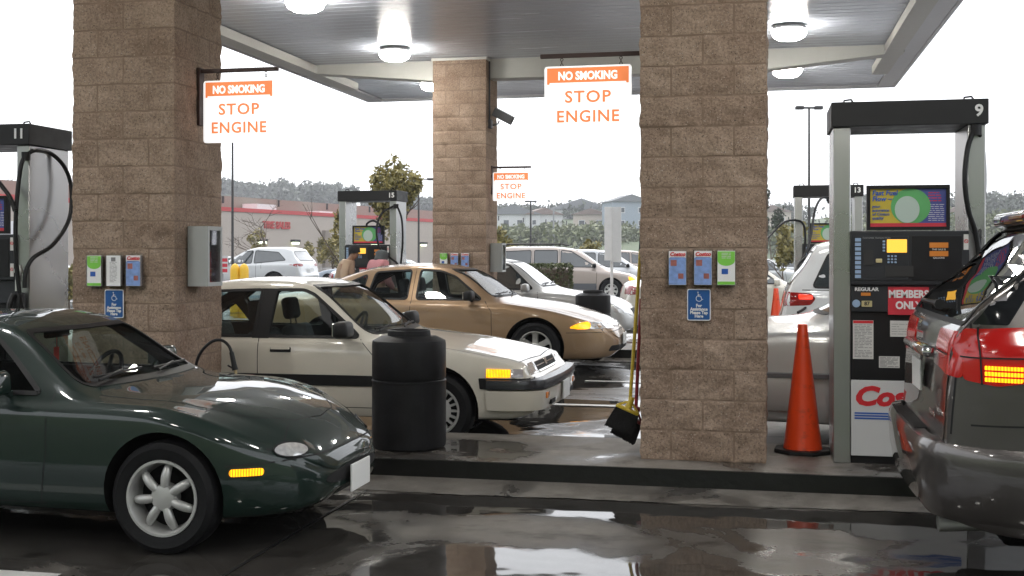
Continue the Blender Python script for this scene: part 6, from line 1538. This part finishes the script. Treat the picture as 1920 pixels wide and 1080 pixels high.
def T_van(paint, H=1.75, hw=.95, wb=2.9, fo=.9, ro=1.1, rim='spoke7', lit=False, suv=False, **kw):
    t = -wb-ro; h = H; wf = -.55 if not suv else -.95
    d = dict(paint=paint, Rt=.34 if not suv else .37, rr=.21, ww=.2, rim=rim, wb=wb, track=hw-.02, ra=.40 if not suv else .43,
        hw=[(t, hw*.97), (-wb, hw), (0, hw), (fo, hw*.93)], zs=[(t, .45), (t+.2, .32), (fo-.3, .28), (fo, .38)],
        zb=[(t, .62), (t+.08, .8), (t+.15, 1.05), (t+.7, 1.10), (-1, 1.04), (-.2, .95), (fo*.6, .84), (fo, .55)],
        zt=[(t, .66), (t+.05, .8), (t+.12, 1.10), (t+.35, h-.28), (t+.5, h-.06), (t+.9, h), (-2.0, h+.0), (wf-.7, h-.07), (wf+.35, 1.08), (wf+.5, 1.03), (.3, .93), (fo-.15, .80), (fo-.04, .64), (fo, .56)],
        wr=[(t, .7), (t+.2, .78), (t+.5, .68), (wf-.6, .66), (wf+.35, .78), (.4, .72), (fo, .6)], cr=.05, sh=.05, n=2, fine=1.5, front=(.45, .55), rear=(.25, .8), wfil=.06,
        side=[[(t+.42, 1.13), (t+.62, h-.17), (t+1.5, h-.13), (t+1.5, 1.12)], [(t+1.6, 1.12), (t+1.6, h-.13), (wf-1.15, h-.13), (wf-1.15, 1.09)], [(wf-1.05, 1.09), (wf-1.05, h-.13), (wf-.72, h-.16), (wf+.1, 1.07)]],
        wscreen=[(-.72, 1.13), (-.58, h-.13), (.58, h-.13), (.72, 1.13)], rscreen=[(-.70, 1.16), (-.60, h-.16), (.60, h-.16), (.70, 1.16)],
        mirror=(wf+.02, hw-.03, 1.13, 'rubber'),
        patches=[([(t+.02, .86), (t+.02, 1.08), (t+.28, 1.10), (t+.24, .88)], 'RL', 'tail_lamp', 'lens_red', dict(r=.03)), ([(-hw*.86, .86), (-hw*.86, 1.08), (-hw*.55, 1.06), (-hw*.55, .88)], 'B', 'tail_lamp', 'lens_red', dict(mirror=True, r=.02)),
            ([(fo-.34, .66), (fo-.36, .78), (fo-.16, .74), (fo-.14, .64)], 'RL', 'turn_signal', 'lens_amber_lit' if lit else 'lens_clear', dict(r=.02)), ([(-hw*.8, .63), (-hw*.78, .76), (-hw*.4, .74), (-hw*.4, .63)], 'F', 'headlight', 'lens_clear', dict(mirror=True, r=.02)),
            ([(-.32, .60), (-.32, .72), (.32, .72), (.32, .60)], 'F', 'grille', 'gap', dict(r=.02))],
        lines=[([(t+1.55, h-.12), (t+1.55, .9)], 'RL', .012), ([(wf-1.1, h-.1), (wf-1.1, .35)], 'RL', .012), ([(wf+.1, .95), (-.48, .4)], 'RL', .012)])
    d.update(kw); return d
# silver saloon queued behind the near pillar (tail visible)
d = T_sedan('paint_silver', H=1.42, hw=.9, ro=1.38, n=3, fine=.8, sharp=38)
d['zt'] = [(a, b+.0) for a, b in d['zt']]
sv, pj = build_car('saloon_car', 'silver saloon behind the tall orange cone, its boot towards the near pillar', 'car', d, (-.42+2.7+1.38, 9.95, 0))
L = Loft(d); bumper(sv, L, [(-.04, .34), (.0, .35), (.03, .42), (.036, .56), (.03, .60), (-.04, .615)], L.x0+.72, name='rear_bumper')
bumper(sv, L, [(.030, .60), (.044, .605), (.044, .635), (.0, .64)], L.x0+.98, mat='cladding', name='bumper_strip')
pj.patch(fillet([(L.x0+.93, .60), (L.x0+.93, .632), (L.x0+1.01, .632), (L.x0+1.01, .60)], .008), 'R', 'side_reflector', 'lens_red', sv, .03, .03)
plate(sv, L.x0-.03, 0, .76, 1, nose=False)
# white sport-utility at pump thirteen, fuelling
d = T_van('paint_white', H=1.72, hw=.93, wb=2.8, ro=.95, suv=True, n=3, fine=.9); t = -2.8-.95
d['patches'] = [([(t+.02, .90), (t+.02, 1.08), (t+.40, 1.06), (t+.46, 1.0), (t+.40, .92)], 'RL', 'tail_lamp', 'lens_red', dict(r=.03)), ([(t+.26, .99), (t+.26, 1.045), (t+.42, 1.035), (t+.42, .99)], 'RL', 'turn_signal', 'lens_red_lit', dict(r=.01, off=.008)), ([(-.84, .90), (-.84, 1.08), (-.5, 1.06), (-.5, .92)], 'B', 'tail_lamp', 'lens_red', dict(mirror=True, r=.02))]
d['lines'] += [([(t+.3, 1.10), (-.6, 1.08)], 'RL', .01)]
build_car('sport_utility', 'white sport-utility car with red tail lamps at pump thirteen', 'car', d, (.16+3.75, 15.45, 0))
# grey-white car beyond the far island
d = T_sedan('paint_silver', H=1.48, hw=.9, n=3, fine=.9); d['zb'] = d['zb']
sc_, pj = build_car('saloon_car', 'silver saloon with a pale bonnet beyond the far island, behind the gold saloon', 'car', d, (-3.05, 20.0, 0))
wiper(sc_, pj, (-.55, 1.03), (-.02, 1.04)); wiper(sc_, pj, (.02, 1.03), (.55, 1.04))
# tan minivan, second white one behind it
def park(u, zc, rz, z=0.0):
    p = at_d(u, V0, zc); return (p.x, p.y, z), rz+TH
d = T_van('paint_tan', H=1.74, hw=.95, wb=2.9, lit=True, ro=1.15); t = -4.05
d['patches'].append(([(t+.1, .36), (t+.1, .56), (-2.9-.45, .56), (-2.9-.45, .36)], 'RL', 'lower_cladding', 'cladding', dict(r=.01, off=.003, step=.1)))
d['patches'].append(([(-2.44, .36), (-2.44, .56), (-.46, .56), (-.46, .36)], 'RL', 'lower_cladding', 'cladding', dict(r=.01, off=.003, step=.12)))
d['patches'].append(([(.44, .36), (.44, .56), (.86, .56), (.86, .38)], 'RL', 'lower_cladding', 'cladding', dict(r=.01, off=.003)))
(l, r) = park(1147, 38.0, R(-6), .05); o, pj = build_car('minivan', 'tan minivan parked behind the hedge, its amber lamp on', 'minivan', d, l, r)
m = MB()
for s in (-1, 1): m.tube([(-3.6, s*.62, 1.76), (-3.4, s*.64, 1.81), (-1.6, s*.64, 1.82), (-1.4, s*.62, 1.76)], .02, 6)
m.build('roof_rack', 'rubber', o)
d = T_van('paint_white', H=1.72, hw=.93, wb=2.8); (l, r) = park(1205, 43, R(-6)); build_car('minivan', 'white minivan half hidden behind the tan one', 'minivan', d, l, r)
# silver crossover seen from the back left
d = T_van('paint_silver', H=1.68, hw=.94, wb=2.75, ro=1.05, suv=True, rim='spoke5', n=3, fine=1.0); t = -3.8; h = 1.68
d['side'] = [[(t+.62, 1.20), (t+.95, h-.19), (-1.95, h-.13), (-1.95, 1.09)], [(-1.87, 1.09), (-1.87, h-.13), (-1.45, h-.17), (-.62, 1.06)]]
d['rscreen'] = [(-.62, 1.18), (-.60, h-.22), (-.5, h-.15), (.5, h-.15), (.60, h-.22), (.62, 1.18)]
d['patches'][0] = (ell(t+.16, 1.03, .17, .055), 'RL', 'tail_lamp', 'lens_red', dict(r=0)); d['patches'][1] = (ell(-.72, 1.03, .2, .055), 'B', 'tail_lamp', 'lens_red', dict(r=0, mirror=True))
(l, r) = park(404, 43.5, PI-R(13), .12); o, pj = build_car('crossover', 'silver crossover parked with its red tail lamp and rear plate showing', 'car', d, l, r)
plate(o, t-.02, 0, .86, 1, nose=False)
park_list = [('paint_bluegrey', T_sedan, 640, 52, PI-R(35), 'blue-grey saloon parked just right of the silver crossover', {}),
    ('paint_lightblue', T_sedan, 452, 60, PI-R(20), 'pale blue saloon mostly hidden behind the silver crossover', {}),
    ('paint_green', T_sedan, 475, 66, R(-10), 'dark saloon roof showing above the pale blue one', {}),
    ('paint_white', T_van, 350, 40, PI-R(75), 'white minivan at the edge of the left pillar', {}),
    ('paint_lightblue', T_sedan, 826, 40, R(-4), 'pale blue car between pump fifteen and the camera pillar', {}),
    ('paint_bluegrey', T_sedan, 985, 60, R(0), 'grey-blue saloon showing behind the far cabinet', {}),
    ('paint_silver', T_sedan, 1500, 44, R(-8), 'silver saloon in the gap right of the near pillar', {}),
    ('paint_cream', T_sedan, 1510, 24, R(0), 'pale cream saloon behind the far orange cone', {}),
    ('paint_white', T_sedan, 1560, 56, R(-8), 'white car farther off beside pump thirteen', {}),
    ('paint_silver', T_sedan, 150, 44, R(-6), 'silver saloon between pump eleven and the left pillar', {}),
    ('paint_white', T_sedan, 60, 52, R(0), 'white saloon parked behind pump eleven', {}),
    ('paint_tan', T_van, 1240, 60, R(0), 'tan van parked beyond the white minivan', {}),
    ('paint_bluegrey', T_sedan, 560, 72, R(-4), 'dull blue saloon row end near the warehouse shrubs', {}),
    ('paint_green', T_sedan, 1700, 60, R(0), 'dark saloon parked behind pump nine', {})]
for pt_, T_, u, zc, rz, lab, kw in park_list:
    l, r = park(u, zc, rz); build_car('parked_car', lab, 'car', T_(pt_, **kw), l, r, group='cars parked in the lot')
# ================================================================== damp air
hm = bpy.data.materials.new('haze'); hm.use_nodes = True; hn = hm.node_tree; hn.nodes.clear()
ho = hn.nodes.new('ShaderNodeOutputMaterial'); hv = hn.nodes.new('ShaderNodeVolumePrincipled')
hv.inputs['Color'].default_value = (.93, .95, 1, 1); hv.inputs['Density'].default_value = .00055; hv.inputs['Anisotropy'].default_value = .3
hn.links.new(hv.outputs[0], ho.inputs['Volume']); MATS['haze'] = hm
tag(boxpart('haze', (-720, 720, -70, 1310, -6, 60), 'haze', None), kind='stuff')
